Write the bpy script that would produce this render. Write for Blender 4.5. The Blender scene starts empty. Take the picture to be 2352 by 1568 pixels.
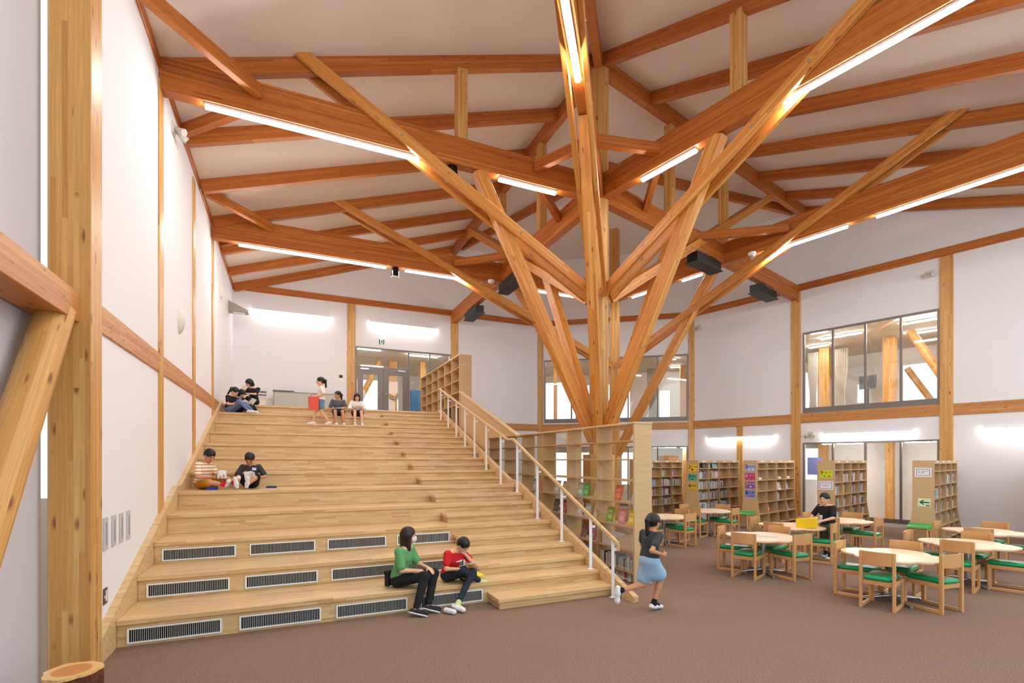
import bpy, math, random
import numpy as np
from mathutils import Vector, Matrix

# ------------------------------------------------------------------ camera, world, exposure
C = bpy.context.scene.collection
sc = bpy.context.scene
cd = bpy.data.cameras.new('camera'); cam = bpy.data.objects.new('camera', cd); C.objects.link(cam)
cam.location = (0, 0, 2.0); cam.rotation_euler = (math.pi/2, 0, -math.radians(24.02))
cd.sensor_width = 36; cd.lens = 36*1142/2352; cd.shift_y = (1057-784)/2352; cd.clip_start = .05; cd.clip_end = 200
sc.camera = cam
sc.view_settings.view_transform = 'Standard'; sc.view_settings.look = 'None'
sc.view_settings.gamma = 1; sc.view_settings.use_curve_mapping = False
sc.view_settings.exposure = 0.45
TUBE = 75.0; WALLTUBE = 34.0
w = bpy.data.worlds.new('daylight'); sc.world = w; w.use_nodes = True
bg = w.node_tree.nodes['Background']; bg.inputs[0].default_value = (0.86, 0.97, 1.0, 1); bg.inputs[1].default_value = 1.3

random.seed(7)
def srgb(r, g, b):
    f = lambda c: (c/255/12.92) if c/255 <= .04045 else ((c/255+.055)/1.055)**2.4
    return (f(r), f(g), f(b), 1)

# ------------------------------------------------------------------ materials
MATS = {}
def newmat(name):
    m = bpy.data.materials.new(name); m.use_nodes = True
    nt = m.node_tree; return m, nt, nt.nodes['Principled BSDF']
def plain(name, col, rough=.6, metal=0, spec=.4, bump=0, bscale=200):
    if name in MATS: return MATS[name]
    m, nt, p = newmat(name)
    p.inputs['Base Color'].default_value = col; p.inputs['Roughness'].default_value = rough
    p.inputs['Metallic'].default_value = metal; p.inputs['Specular IOR Level'].default_value = spec
    tc = nt.nodes.new('ShaderNodeTexCoord'); n = nt.nodes.new('ShaderNodeTexNoise')
    n.inputs['Scale'].default_value = bscale; nt.links.new(tc.outputs['Object'], n.inputs['Vector'])
    mx = nt.nodes.new('ShaderNodeMixRGB'); mx.blend_type = 'MULTIPLY'; mx.inputs[0].default_value = .06
    mx.inputs[1].default_value = col; nt.links.new(n.outputs['Color'], mx.inputs[2]); nt.links.new(mx.outputs[0], p.inputs['Base Color'])
    if bump:
        b = nt.nodes.new('ShaderNodeBump'); b.inputs['Strength'].default_value = bump; b.inputs['Distance'].default_value = .002
        nt.links.new(n.outputs['Fac'], b.inputs['Height']); nt.links.new(b.outputs['Normal'], p.inputs['Normal'])
    MATS[name] = m; return m
def emit(name, col, s):
    m, nt, p = newmat(name); e = nt.nodes.new('ShaderNodeEmission')
    e.inputs[0].default_value = col; e.inputs[1].default_value = s
    nt.links.new(e.outputs[0], nt.nodes['Material Output'].inputs['Surface']); MATS[name] = m; return m
def glass(name, tint=(1, 1, 1, 1), refl=.06, mul=.35):
    m, nt, p = newmat(name)
    t = nt.nodes.new('ShaderNodeBsdfTransparent'); t.inputs[0].default_value = tint
    g = nt.nodes.new('ShaderNodeBsdfGlossy'); g.inputs['Roughness'].default_value = .02
    lw = nt.nodes.new('ShaderNodeLayerWeight'); lw.inputs[0].default_value = .35
    mt = nt.nodes.new('ShaderNodeMath'); mt.operation = 'MULTIPLY_ADD'; mt.inputs[1].default_value = mul; mt.inputs[2].default_value = refl
    nt.links.new(lw.outputs['Fresnel'], mt.inputs[0])
    mx = nt.nodes.new('ShaderNodeMixShader'); nt.links.new(mt.outputs[0], mx.inputs[0])
    nt.links.new(t.outputs[0], mx.inputs[1]); nt.links.new(g.outputs[0], mx.inputs[2])
    nt.links.new(mx.outputs[0], nt.nodes['Material Output'].inputs['Surface']); MATS[name] = m; return m
def wood(name, cols, lam=(.9, 5., .033), rough=.45, knots=1.0, grain=.35, kscale=(2.4, 7, 9), lines=.25, perobj=True):
    """wood in object space: the piece's length is local X; laminations stack in Y and Z"""
    m, nt, p = newmat(name); N = nt.nodes; L = nt.links
    def nd(t, **kw):
        n = N.new(t)
        for k, v in kw.items(): setattr(n, k, v)
        return n
    tc = nd('ShaderNodeTexCoord'); src = tc.outputs['Object']
    if perobj:
        oi = nd('ShaderNodeObjectInfo'); sc_ = nd('ShaderNodeVectorMath', operation='SCALE')
        cmb = nd('ShaderNodeCombineXYZ'); L.new(oi.outputs['Random'], cmb.inputs[0])
        sc_.inputs[3].default_value = 37.0; L.new(cmb.outputs[0], sc_.inputs[0])
        ad = nd('ShaderNodeVectorMath', operation='ADD'); L.new(src, ad.inputs[0]); L.new(sc_.outputs[0], ad.inputs[1]); src = ad.outputs[0]
    sp = nd('ShaderNodeSeparateXYZ'); L.new(src, sp.inputs[0])
    def mth(op, a, b=None, c=None):
        n = nd('ShaderNodeMath', operation=op)
        for i, v in enumerate((a, b, c)):
            if v is None: continue
            if hasattr(v, 'node') or hasattr(v, 'is_linked'): L.new(v, n.inputs[i])
            else: n.inputs[i].default_value = v
        return n.outputs[0]
    iy = mth('FLOOR', mth('MULTIPLY_ADD', sp.outputs[1], 1/lam[1], .317))
    zf = mth('MULTIPLY_ADD', sp.outputs[2], 1/lam[2], .291)
    iz = mth('FLOOR', zf)
    c1 = nd('ShaderNodeCombineXYZ'); L.new(iy, c1.inputs[0]); L.new(iz, c1.inputs[1])
    wn = nd('ShaderNodeTexWhiteNoise', noise_dimensions='3D'); L.new(c1.outputs[0], wn.inputs['Vector'])
    ix = mth('FLOOR', mth('MULTIPLY_ADD', wn.outputs['Value'], 7.0, mth('MULTIPLY', sp.outputs[0], 1/lam[0])))
    c2 = nd('ShaderNodeCombineXYZ'); L.new(iy, c2.inputs[0]); L.new(iz, c2.inputs[1]); L.new(ix, c2.inputs[2])
    wn2 = nd('ShaderNodeTexWhiteNoise', noise_dimensions='3D'); L.new(c2.outputs[0], wn2.inputs['Vector'])
    cr = nd('ShaderNodeValToRGB'); e = cr.color_ramp.elements
    e[0].color = cols[0]; e[1].color = cols[-1]
    for i, c in enumerate(cols[1:-1]):
        x = e.new((i+1)/(len(cols)-1)); x.color = c
    L.new(wn2.outputs['Value'], cr.inputs[0])
    # grain streaks along X, shifted per lamination
    mp = nd('ShaderNodeMapping'); mp.inputs['Scale'].default_value = (1.3, 38, 38)
    off = nd('ShaderNodeVectorMath', operation='MULTIPLY_ADD'); off.inputs[1].default_value = (3, 3, 3); L.new(c2.outputs[0], off.inputs[0]); L.new(src, off.inputs[2])
    L.new(off.outputs[0], mp.inputs[0])
    nz = nd('ShaderNodeTexNoise'); nz.inputs['Scale'].default_value = 1.6; nz.inputs['Detail'].default_value = 4; nz.inputs['Distortion'].default_value = .6
    L.new(mp.outputs[0], nz.inputs['Vector'])
    gr = nd('ShaderNodeMapRange'); gr.inputs[1].default_value = .35; gr.inputs[2].default_value = .7; gr.inputs[3].default_value = 1.0; gr.inputs[4].default_value = 1-grain
    L.new(nz.outputs['Fac'], gr.inputs[0])
    m1 = nd('ShaderNodeMixRGB', blend_type='MULTIPLY'); m1.inputs[0].default_value = 1
    L.new(cr.outputs[0], m1.inputs[1]); L.new(gr.outputs[0], m1.inputs[2]); col = m1.outputs[0]
    if lines:
        fr = mth('FRACT', zf); ed = mth('LESS_THAN', fr, .06); ml = nd('ShaderNodeMixRGB', blend_type='MULTIPLY')
        L.new(mth('MULTIPLY', ed, lines), ml.inputs[0]); L.new(col, ml.inputs[1]); ml.inputs[2].default_value = (.35, .22, .12, 1); col = ml.outputs[0]
    if knots:
        mk = nd('ShaderNodeMapping'); mk.inputs['Scale'].default_value = kscale; L.new(off.outputs[0], mk.inputs[0])
        vo = nd('ShaderNodeTexVoronoi'); vo.inputs['Scale'].default_value = 1.0; L.new(mk.outputs[0], vo.inputs['Vector'])
        kr = nd('ShaderNodeMapRange'); kr.inputs[1].default_value = .075; kr.inputs[2].default_value = .20; kr.inputs[3].default_value = .85*knots; kr.inputs[4].default_value = 0
        L.new(vo.outputs['Distance'], kr.inputs[0])
        km = nd('ShaderNodeMixRGB'); L.new(kr.outputs[0], km.inputs[0]); L.new(col, km.inputs[1]); km.inputs[2].default_value = srgb(95, 45, 18); col = km.outputs[0]
    L.new(col, p.inputs['Base Color']); p.inputs['Roughness'].default_value = rough; p.inputs['Specular IOR Level'].default_value = .4
    MATS[name] = m; return m

BEAM = wood('red_cedar_beam', [srgb(172, 94, 36), srgb(192, 112, 46), srgb(182, 102, 40), srgb(204, 128, 58)], lam=(1.9, 9, .034), knots=.55, grain=.25)
STRUT = wood('cedar_strut', [srgb(198, 122, 54), srgb(216, 146, 70), srgb(207, 134, 62), srgb(226, 166, 92)], lam=(1.6, .05, .034), knots=.8, grain=.22, kscale=(3.2, 9, 9))
POST = wood('yellow_cedar_post', [srgb(196, 138, 74), srgb(216, 166, 98), srgb(205, 150, 84), srgb(224, 180, 116)], lam=(1.7, .04, .036), knots=.9, grain=.2, kscale=(2.6, 7, 7))
BELT = wood('cedar_belt', [srgb(192, 124, 66), srgb(212, 150, 88), srgb(200, 134, 74)], lam=(2.2, 6, .036), knots=.8, grain=.28, kscale=(4.5, 9, 12))
STAIR = wood('edge_glued_beech', [srgb(202, 166, 116), srgb(216, 182, 134), srgb(208, 173, 123), srgb(222, 193, 148), srgb(194, 154, 104)], lam=(.34, .031, .031), rough=.32, knots=0, grain=.10, lines=.04, perobj=False)
VENEER = wood('oak_veneer', [srgb(202, 166, 122), srgb(206, 172, 128)], lam=(9, 9, 9), rough=.5, knots=0, grain=.14, lines=0)
CHAIRW = wood('beech_chair', [srgb(206, 152, 98), srgb(216, 164, 110)], lam=(3, 3, 3), rough=.4, knots=0, grain=.12, lines=0)
TABLEW = wood('pale_table_laminate', [srgb(238, 208, 172), srgb(242, 214, 180)], lam=(3, 3, 3), rough=.35, knots=0, grain=.06, lines=0)
WALLM = plain('white_wallpaper', srgb(235, 232, 236), .9, bump=.15, bscale=260)
GREYWALL = plain('lavender_grey_wall', srgb(206, 202, 208), .9, bump=.1, bscale=260)
CEILM = plain('ceiling_paper', srgb(232, 222, 214), .92, bump=.15, bscale=220)
FRAMEM = plain('grey_window_frame', srgb(128, 120, 116), .45, .3)
WHITEM = plain('white_enamel', srgb(236, 236, 238), .35)
BLACKM = plain('black_metal', srgb(26, 26, 28), .5)
DARKM = plain('vent_dark', srgb(6, 6, 7), .8)
STEEL = plain('brushed_steel', srgb(190, 192, 196), .28, .9)
GREENM = plain('green_vinyl', srgb(18, 150, 96), .3, spec=.5)
LGREEN = plain('light_green_vinyl', srgb(104, 180, 104), .4)
BEIGEP = plain('beige_plastic', srgb(214, 206, 194), .5)
GLASS = glass('window_glass'); ACRYL = glass('clear_acrylic', (.97, .96, .94, 1), .015, .12)
TUBEM = emit('lit_tube', (1, .97, .93, 1), TUBE)
WTUBEM = emit('lit_wall_tube', (1, .97, .94, 1), WALLTUBE)
def carpet():
    m, nt, p = newmat('brown_carpet'); N, L = nt.nodes, nt.links
    tc = N.new('ShaderNodeTexCoord'); a = N.new('ShaderNodeTexNoise'); a.inputs['Scale'].default_value = 75; a.inputs['Detail'].default_value = 5; a.inputs['Roughness'].default_value = .75
    b = N.new('ShaderNodeTexNoise'); b.inputs['Scale'].default_value = 1.2
    L.new(tc.outputs['Object'], a.inputs['Vector']); L.new(tc.outputs['Object'], b.inputs['Vector'])
    cr = N.new('ShaderNodeValToRGB'); cr.color_ramp.elements[0].position = .3; cr.color_ramp.elements[1].position = .7
    cr.color_ramp.elements[0].color = srgb(98, 76, 64); cr.color_ramp.elements[1].color = srgb(164, 136, 118)
    L.new(a.outputs['Fac'], cr.inputs[0])
    mx = N.new('ShaderNodeMixRGB'); mx.blend_type = 'MULTIPLY'; mx.inputs[0].default_value = .12
    L.new(cr.outputs[0], mx.inputs[1]); L.new(b.outputs['Color'], mx.inputs[2]); L.new(mx.outputs[0], p.inputs['Base Color'])
    p.inputs['Roughness'].default_value = 1; p.inputs['Specular IOR Level'].default_value = .1
    bp = N.new('ShaderNodeBump'); bp.inputs['Strength'].default_value = .5; bp.inputs['Distance'].default_value = .006
    L.new(a.outputs['Fac'], bp.inputs['Height']); L.new(bp.outputs[0], p.inputs['Normal']); return m
CARPET = carpet()

# ------------------------------------------------------------------ mesh helpers
def frame(o, x, z=(0, 0, 1)):
    """matrix with origin o, local X along x, local Z as near z as can be"""
    x = Vector(x).normalized(); z = Vector(z)
    if abs(x.dot(z)) > .999: z = Vector((0, 1, 0))
    y = z.cross(x).normalized(); z = x.cross(y)
    return Matrix(((x.x, y.x, z.x, o[0]), (x.y, y.y, z.y, o[1]), (x.z, y.z, z.z, o[2]), (0, 0, 0, 1)))
def rz(a, o=(0, 0, 0)): return Matrix.Translation(o) @ Matrix.Rotation(math.radians(a), 4, 'Z')
class MB:
    def __init__(s): s.v = []; s.f = []; s.m = []; s.sm = []
    def add(s, vs, fs, M=None, mi=0, sm=False):
        o = len(s.v)
        s.v += [tuple(M @ Vector(p)) if M is not None else tuple(p) for p in vs]
        s.f += [tuple(i+o for i in f) for f in fs]; s.m += [mi]*len(fs); s.sm += [sm]*len(fs)
    def box(s, a, b, M=None, mi=0):
        x0, y0, z0 = a; x1, y1, z1 = b
        s.add([(x0, y0, z0), (x1, y0, z0), (x1, y1, z0), (x0, y1, z0), (x0, y0, z1), (x1, y0, z1), (x1, y1, z1), (x0, y1, z1)],
              [(0, 3, 2, 1), (4, 5, 6, 7), (0, 1, 5, 4), (1, 2, 6, 5), (2, 3, 7, 6), (3, 0, 4, 7)], M, mi)
    def bar(s, p0, p1, w, h, mi=0, up=(0, 0, 1)):
        M = frame(p0, Vector(p1)-Vector(p0), up); L = (Vector(p1)-Vector(p0)).length
        s.box((0, -w/2, -h/2), (L, w/2, h/2), M, mi)
    def prism(s, poly, z0, z1, M=None, mi=0, sm=False):
        n = len(poly)
        s.add([(x, y, z0) for x, y in poly]+[(x, y, z1) for x, y in poly], [tuple(range(n-1, -1, -1)), tuple(range(n, 2*n))], M, mi)
        s.add([(x, y, z0) for x, y in poly]+[(x, y, z1) for x, y in poly], [(i, (i+1) % n, n+(i+1) % n, n+i) for i in range(n)], M, mi, sm)
    def cyl(s, p0, p1, r0, r1=None, n=16, mi=0):
        r1 = r0 if r1 is None else r1; M = frame(p0, Vector(p1)-Vector(p0)); L = (Vector(p1)-Vector(p0)).length
        c = [(math.cos(2*math.pi*i/n), math.sin(2*math.pi*i/n)) for i in range(n)]
        vs = [(0, r0*a, r0*b) for a, b in c]+[(L, r1*a, r1*b) for a, b in c]
        s.add(vs, [(i, (i+1) % n, n+(i+1) % n, n+i) for i in range(n)], M, mi, True)
        s.add(vs, [tuple(range(n-1, -1, -1)), tuple(range(n, 2*n))], M, mi)
    def tube(s, pts, r, n=8, mi=0, cap=True):
        pts = [Vector(p) for p in pts]; rs = r if isinstance(r, (list, tuple)) else [r]*len(pts); rings = []
        u = None
        for i, p in enumerate(pts):
            d = (pts[min(i+1, len(pts)-1)]-pts[max(i-1, 0)]).normalized()
            if u is None: u = d.orthogonal().normalized()
            u = (u-d*u.dot(d)); u = u.normalized() if u.length > 1e-6 else d.orthogonal().normalized()
            v = d.cross(u); rings.append([p+(u*math.cos(2*math.pi*k/n)+v*math.sin(2*math.pi*k/n))*rs[i] for k in range(n)])
        vs = [q for r_ in rings for q in r_]; fs = []
        for i in range(len(pts)-1):
            for k in range(n): fs.append((i*n+k, i*n+(k+1) % n, (i+1)*n+(k+1) % n, (i+1)*n+k))
        s.add(vs, fs, None, mi, True)
        if cap: s.add(vs, [tuple(range(n-1, -1, -1)), tuple(range((len(pts)-1)*n, len(pts)*n))], None, mi)
    def lathe(s, prof, o=(0, 0, 0), n=20, mi=0):
        vs = []; fs = []
        for r, z in prof: vs += [(o[0]+r*math.cos(2*math.pi*k/n), o[1]+r*math.sin(2*math.pi*k/n), o[2]+z) for k in range(n)]
        for i in range(len(prof)-1):
            for k in range(n): fs.append((i*n+k, i*n+(k+1) % n, (i+1)*n+(k+1) % n, (i+1)*n+k))
        s.add(vs, fs, None, mi, True); s.add(vs, [tuple(range(n-1, -1, -1)), tuple(range((len(prof)-1)*n, len(prof)*n))], None, mi)
    def sphere(s, c, r, nu=14, nv=9, mi=0, M=None):
        r = r if isinstance(r, (tuple, list)) else (r, r, r); vs = [(c[0], c[1], c[2]-r[2])]; fs = []
        for j in range(1, nv):
            t = -math.pi/2+math.pi*j/nv
            vs += [(c[0]+r[0]*math.cos(t)*math.cos(2*math.pi*k/nu), c[1]+r[1]*math.cos(t)*math.sin(2*math.pi*k/nu), c[2]+r[2]*math.sin(t)) for k in range(nu)]
        vs.append((c[0], c[1], c[2]+r[2]))
        for k in range(nu): fs.append((0, 1+(k+1) % nu, 1+k)); fs.append((len(vs)-1, len(vs)-1-nu+k, len(vs)-1-nu+(k+1) % nu))
        for j in range(nv-2):
            for k in range(nu): fs.append((1+j*nu+k, 1+j*nu+(k+1) % nu, 1+(j+1)*nu+(k+1) % nu, 1+(j+1)*nu+k))
        s.add(vs, fs, M, mi, True)
    def mesh(s, name, mats):
        me = bpy.data.meshes.new(name); me.from_pydata(s.v, [], s.f)
        for m in (mats if isinstance(mats, (list, tuple)) else [mats]): me.materials.append(m)
        me.polygons.foreach_set('material_index', s.m); me.polygons.foreach_set('use_smooth', s.sm); me.update(); return me
    def build(s, name, mats, parent=None, M=None, bevel=0, seg=2):
        return put(name, s.mesh(name, mats), parent, M, bevel, seg)
def wmat(o):
    M = o.matrix_basis.copy()
    return wmat(o.parent) @ M if o.parent else M
def put(name, me, parent=None, M=None, bevel=0, seg=2, local=False):
    """M: world matrix (local=False) of the new object"""
    o = bpy.data.objects.new(name, me); C.objects.link(o)
    if M is None: M = wmat(parent) if parent else Matrix()
    if parent: o.parent = parent; o.matrix_basis = wmat(parent).inverted() @ M
    else: o.matrix_basis = M
    if bevel:
        b = o.modifiers.new('edge', 'BEVEL'); b.width = bevel; b.segments = seg; b.limit_method = 'ANGLE'; b.angle_limit = .6
    return o
def tag(o, label=None, cat=None, group=None, kind=None):
    for k, v in (('label', label), ('category', cat), ('group', group), ('kind', kind)):
        if v: o[k] = v
    return o
def thing(name, label, cat, loc=(0, 0, 0), rot=0, group=None):
    o = bpy.data.objects.new(name, None); C.objects.link(o); o.empty_display_size = .1
    o.matrix_basis = rz(rot, loc); return tag(o, label, cat, group)
def dup(root, loc, rot=0, label=None, group=None):
    r = root.copy(); C.objects.link(r); r.matrix_basis = rz(rot, loc)
    if label: r['label'] = label
    if group: r['group'] = group
    for ch in list(root.children):
        c = ch.copy(); C.objects.link(c); c.parent = r
        for g in list(ch.children):
            d = g.copy(); C.objects.link(d); d.parent = c
    return r
def beam(name, p0, p1, w, h, mat, parent=None, up=(0, 0, 1), align=0, bevel=.006):
    """squared timber from p0 to p1, local X along it; align -1: p on the bottom face, 0 centre, +1 top"""
    p0 = Vector(p0); p1 = Vector(p1); M = frame(p0, p1-p0, up); L = (p1-p0).length
    z0 = {0: -h/2, -1: 0, 1: -h}[align]; mb = MB(); mb.box((0, -w/2, z0), (L, w/2, z0+h))
    return mb.build(name, mat, parent, M, bevel, 1)
def structure(o): o['kind'] = 'structure'; return o

# ------------------------------------------------------------------ plan
T = Vector((5.97, 8.87)); XL = -1.77; YB = 19.1; AXE = 52.75; AXM = 51.5
def mir(x, y, ax=AXE):
    a = math.radians(2*ax); vx, vy = x-T.x, y-T.y
    return (T.x+vx*math.cos(a)+vy*math.sin(a), T.y+vx*math.sin(a)-vy*math.cos(a))
def roof(x): return 8.52+.34*x
DA = Vector((9.85, YB)); DB = Vector(mir(9.85, YB))
def wall(name, a, b, z0, z1, holes=(), t=.1, mat=None):
    """plaster wall whose inner face runs a->b; holes (s0,s1,z0,z1); thickness to the right of a->b"""
    a = Vector((a[0], a[1], 0)); b = Vector((b[0], b[1], 0)); L = (b-a).length; M = frame(a, b-a)
    ss = sorted({0, L} | {h[0] for h in holes} | {h[1] for h in holes}); zs = sorted({z0, z1} | {h[2] for h in holes} | {h[3] for h in holes}); mb = MB()
    for i in range(len(ss)-1):
        for j in range(len(zs)-1):
            sm, zm = (ss[i]+ss[i+1])/2, (zs[j]+zs[j+1])/2
            if any(h[0] < sm < h[1] and h[2] < zm < h[3] for h in holes): continue
            mb.box((ss[i], 0, zs[j]), (ss[i+1], t, zs[j+1]))
    return structure(mb.build(name, mat or WALLM, None, M))

# ------------------------------------------------------------------ room shell
mb = MB(); mb.box((-16, -6, -.2), (30, 34, 0)); structure(mb.build('floor', CARPET))
wall('wall_left', (XL, 5.62), (XL, YB), 0, 8.0, t=.07)
wall('wall_near_left', (-1.97, -1.4), (-1.97, 5.58), 0, 8.2, mat=GREYWALL)
DOOR = (2.19, 5.84)
wall('wall_back', (XL-.1, YB), (9.85, YB), 0, 10.9, [(DOOR[0]-XL+.1, DOOR[1]-XL+.1, 3.51, 6.22)])
LD = (DB-DA).length
wall('wall_centre', DA, DB, 0, 10.9, [(.17, LD-.17, 3.6, 6.3), (.17, LD-.17, .12, 2.58)])
EA = DB; EB = Vector(mir(XL, YB)); LE = (EB-EA).length
WE = (9.85-5.75, 9.85-2.18)
wall('wall_right', EA, EB, 0, 10.9, [(WE[0], WE[1], 3.6, 6.32), (WE[0], WE[1], .12, 2.6)])
# ceiling: two slopes meeting on the hip, a level part over the corner bay
def ceil_piece(name, pts):
    mb = MB(); n = len(pts); vs = [tuple(p) for p in pts]+[(p[0], p[1], p[2]+.15) for p in pts]
    mb.add(vs, [tuple(range(n)), tuple(range(2*n-1, n-1, -1))]+[(i, n+i, n+(i+1) % n, (i+1) % n) for i in range(n)])
    return mb.build(name, CEILM)
hip = (T.x-.614*12.6-.25, T.y-.789*12.6-.3)
L1 = [(hip[0], hip[1]), (XL-.25, YB+.1), (T.x, YB+.1), (T.x, T.y)]
cl = structure(ceil_piece('ceiling', [(x, y, roof(x)) for x, y in L1]))
c2 = structure(ceil_piece('ceiling', [(*mir(x, y, 52), roof(x)) for x, y in L1][::-1]))
c3 = structure(ceil_piece('ceiling', [(T.x, T.y, 10.55), (T.x, YB+.2, 10.55), (9.9, YB+.2, 10.55), (DB.x+.3, DB.y+.2, 10.55), (*mir(T.x, YB+.3, 52), 10.55)]))

# ------------------------------------------------------------------ timber on the walls
_trim = [0]
def trim(p0, p1, w, h, mat=BELT, up=(0, 0, 1), align=0):
    _trim[0] += 1
    return structure(beam('trim_%d' % _trim[0], p0, p1, w, h, mat, up=up, align=align))
for y in (8.87, 11.64, 14.27):
    trim((XL+.0, y, 0), (XL+.0, y, 7.6), .05, .25, POST, up=(0, 1, 0))
trim((XL, 5.75, 3.435), (XL, YB, 3.435), .045, .28)
trim((XL-.005, 5.6, 7.84), (XL-.005, YB, 7.84), .06, .18, BEAM)
for x in (2.04, 5.98):
    trim((x, YB-.0, 3.5), (x, YB-.0, 7.75), .29, .12, POST, up=(0, 1, 0))
trim((9.85, YB, 0), (9.85, YB, 7.75), .26, .12, POST, up=(.3, 1, 0))
trim((XL, YB, 7.865), (9.85, YB, 7.865), .1, .22, BEAM)
trim((6.1, YB, 3.41), (9.85, YB, 3.41), .09, .28)
dn = Vector((DB.y-DA.y, -(DB.x-DA.x))).normalized()
trim((*DA, 7.865), (*DB, 7.865), .1, .22, BEAM); trim((*DA, 3.41), (*DB, 3.41), .09, .28)
for x in (9.85, 5.96, 2.03): 
    a = mir(x, YB); trim((*a, 0), (*a, 7.75), .29, .12, POST, up=(*dn.normalized(), 0) if x > 9 else (*(Vector(mir(0, 0))-Vector(mir(0, 1))), 0))
a = mir(7.91, YB); trim((*a, 0), (*a, 3.3), .22, .07, POST, up=(*(Vector(mir(0, 0))-Vector(mir(0, 1))), 0))
a, b = mir(9.85, YB), mir(XL, YB)
trim((*a, 7.88), (*b, 7.88), .1, .23, BEAM); trim((*a, 3.43), (*b, 3.43), .09, .31)
# big near column, the belt beam that butts into it and the round brace
mb = MB(); mb.box((0, -.15, -.14), (8.2, .15, .14))
tag(mb.build('corner_column', POST, None, frame((-1.75, 5.64, 0), (0, 0, 1), (0, 1, 0)), .006, 1), 'thick knotty cedar column beside the slit window at the near left', 'column')
tag(beam('side_beam', (-1.815, -1.2, 3.33), (-1.815, 5.5, 3.33), .27, .26, BELT), 'pale cedar beam butting into the thick knotty column at the left edge', 'beam')
mb = MB(); d = Vector((-1.79, 5.36, 3.26))-Vector((-1.79, 3.27, 0)); mb.cyl((0, 0, 0), (d.length, 0, 0), .135, .125, 28)
tag(mb.build('log_brace', POST, None, frame((-1.79, 3.27, 0), d)), 'round peeled log brace leaning under the side beam at the left edge', 'brace')

# ------------------------------------------------------------------ roof frame
pol = lambda a, r, o=T: (o.x+r*math.cos(math.radians(a)), o.y+r*math.sin(math.radians(a)))
Z0, ZH = 7.46, .5
AN = {'W': 180.0, 'S': 231.3, 'E': 2*AXM-180, 'N': 90.0, 'F': 2*AXE-90}
def tie(a, r0, r1, label, o=T, z=Z0, h=ZH, grp='deep horizontal tie beams'):
    return tag(beam('tie_beam', (*pol(a, r0, o), z), (*pol(a, r1, o), z), .2, h, BEAM, align=-1), label, 'beam', grp)
tie(180, .15, 7.74, 'deep red-brown tie beam from left wall to the tree column, carrying the longest tube light')
tie(AN['E'], .15, 8.6, 'deep red-brown tie beam running from tree column to the top right corner')
tie(AN['S'], .15, 9.5, 'deep red-brown tie beam passing overhead from the tree column toward the camera')
tie(90, .15, 10.2, 'deep tie beam from tree column to the post beside the glazed double door')
tie(AN['F'], .15, 10.2, 'deep tie beam from tree column to the post left of the upper interior window')
P2 = Vector((10.15, 14.13))
tie(180, .1, P2.x-XL, 'deep red-brown tie beam above the stair, farther of the two from left wall', P2, z=7.43, h=.6)
tie(AN['E'], .1, 13.5, 'deep tie beam at right with long tube lights in front of the upper window', P2, z=7.43, h=.6)
ordn = ['first', 'second', 'third', 'fourth', 'fifth', 'sixth', 'seventh', 'eighth', 'ninth', 'tenth', 'eleventh', 'twelfth']
for k in range(7):
    y = 8.85+1.735*k if k < 6 else YB-.06
    p0, p1 = (XL, y), (T.x-.07, y)
    tag(beam('rafter', (*p0, roof(p0[0])), (*p1, roof(p1[0])), .13, .26, BEAM, align=1), '%s sloping rafter of the left roof slope, counted from the tree column to back wall' % ordn[k], 'rafter', 'rafters rising from the left wall')
    q0, q1 = mir(*p0, 52), mir(*p1, 52)
    tag(beam('rafter', (*q0, roof(p0[0])), (*q1, roof(p1[0])), .13, .26, BEAM, align=1), '%s sloping rafter of the right roof slope, counted from the tree column to window wall' % ordn[k], 'rafter', 'rafters of the right roof slope')
rg = 'ridge and hip beams under the ceiling'
tag(beam('ridge_beam', (T.x, T.y, 10.55), (T.x, YB, 10.55), .16, .36, BEAM, align=1), 'level ridge beam running from mast top back over the double door post', 'beam', rg)
q = mir(T.x, YB, 52); tag(beam('ridge_beam', (T.x, T.y, 10.55), (*q, 10.55), .16, .36, BEAM, align=1), 'level ridge beam from the mast top to the wall of the upper interior window', 'beam', rg)
e = pol(231.3, 12); tag(beam('hip_beam', (T.x, T.y, 10.55), (*e, 10.55-12*.209), .16, .34, BEAM, align=1), 'sloping hip beam above the overhead tie beam that points at the camera', 'beam', rg)
K = (8.35, 11.93); k1 = (6.2, 18.76); k2 = mir(*k1, 52)
tag(beam('valley_beam', (*K, 10.42), (*k1, 10.42), .13, .26, BEAM), 'slim level beam behind the ridge posts, going back left', 'beam', rg)
tag(beam('valley_beam', (*K, 10.42), (*k2, 10.42), .13, .26, BEAM), 'slim level beam behind the ridge posts, going back right', 'beam', rg)
kg = 'short posts between tie beams and roof'
for (x, y, z0, z1, a, lb) in ((2.91, 8.87, 7.96, 9.26, 0, 'short square post standing on the left tie beam below first rafter'),
                              (*mir(2.91, 8.87, AXM), 7.96, 9.26, AN['E'], 'short square post standing on the upper right tie beam'),
                              (5.97, 11.5, 7.96, 10.2, 0, 'near one of the two short posts under the left ridge beam'), (5.97, 14.13, 7.96, 10.2, 0, 'far one of the two short posts under the left ridge beam'),
                              (*pol(15.5, 2.63), 7.96, 10.2, 15.5, 'near one of the two short posts under the right ridge beam'), (*pol(15.5, 5.26), 7.96, 10.2, 15.5, 'far one of the two short posts under the right ridge beam')):
    tag(beam('king_post', (x, y, z0), (x, y, z1), .2, .2, POST, up=(math.cos(math.radians(a)), math.sin(math.radians(a)), 0)), lb, 'post', kg)
bg_ = 'short diagonal corner braces in the roof'
def hb(a, b, lb, z=7.78): tag(beam('corner_brace', (*a, z), (*b, z), .12, .2, BEAM), lb, 'brace', bg_)
hb((-.45, 8.74), (-1.75, 7.38), 'diagonal brace from the top left corner down onto nearest tie beam')
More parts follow.
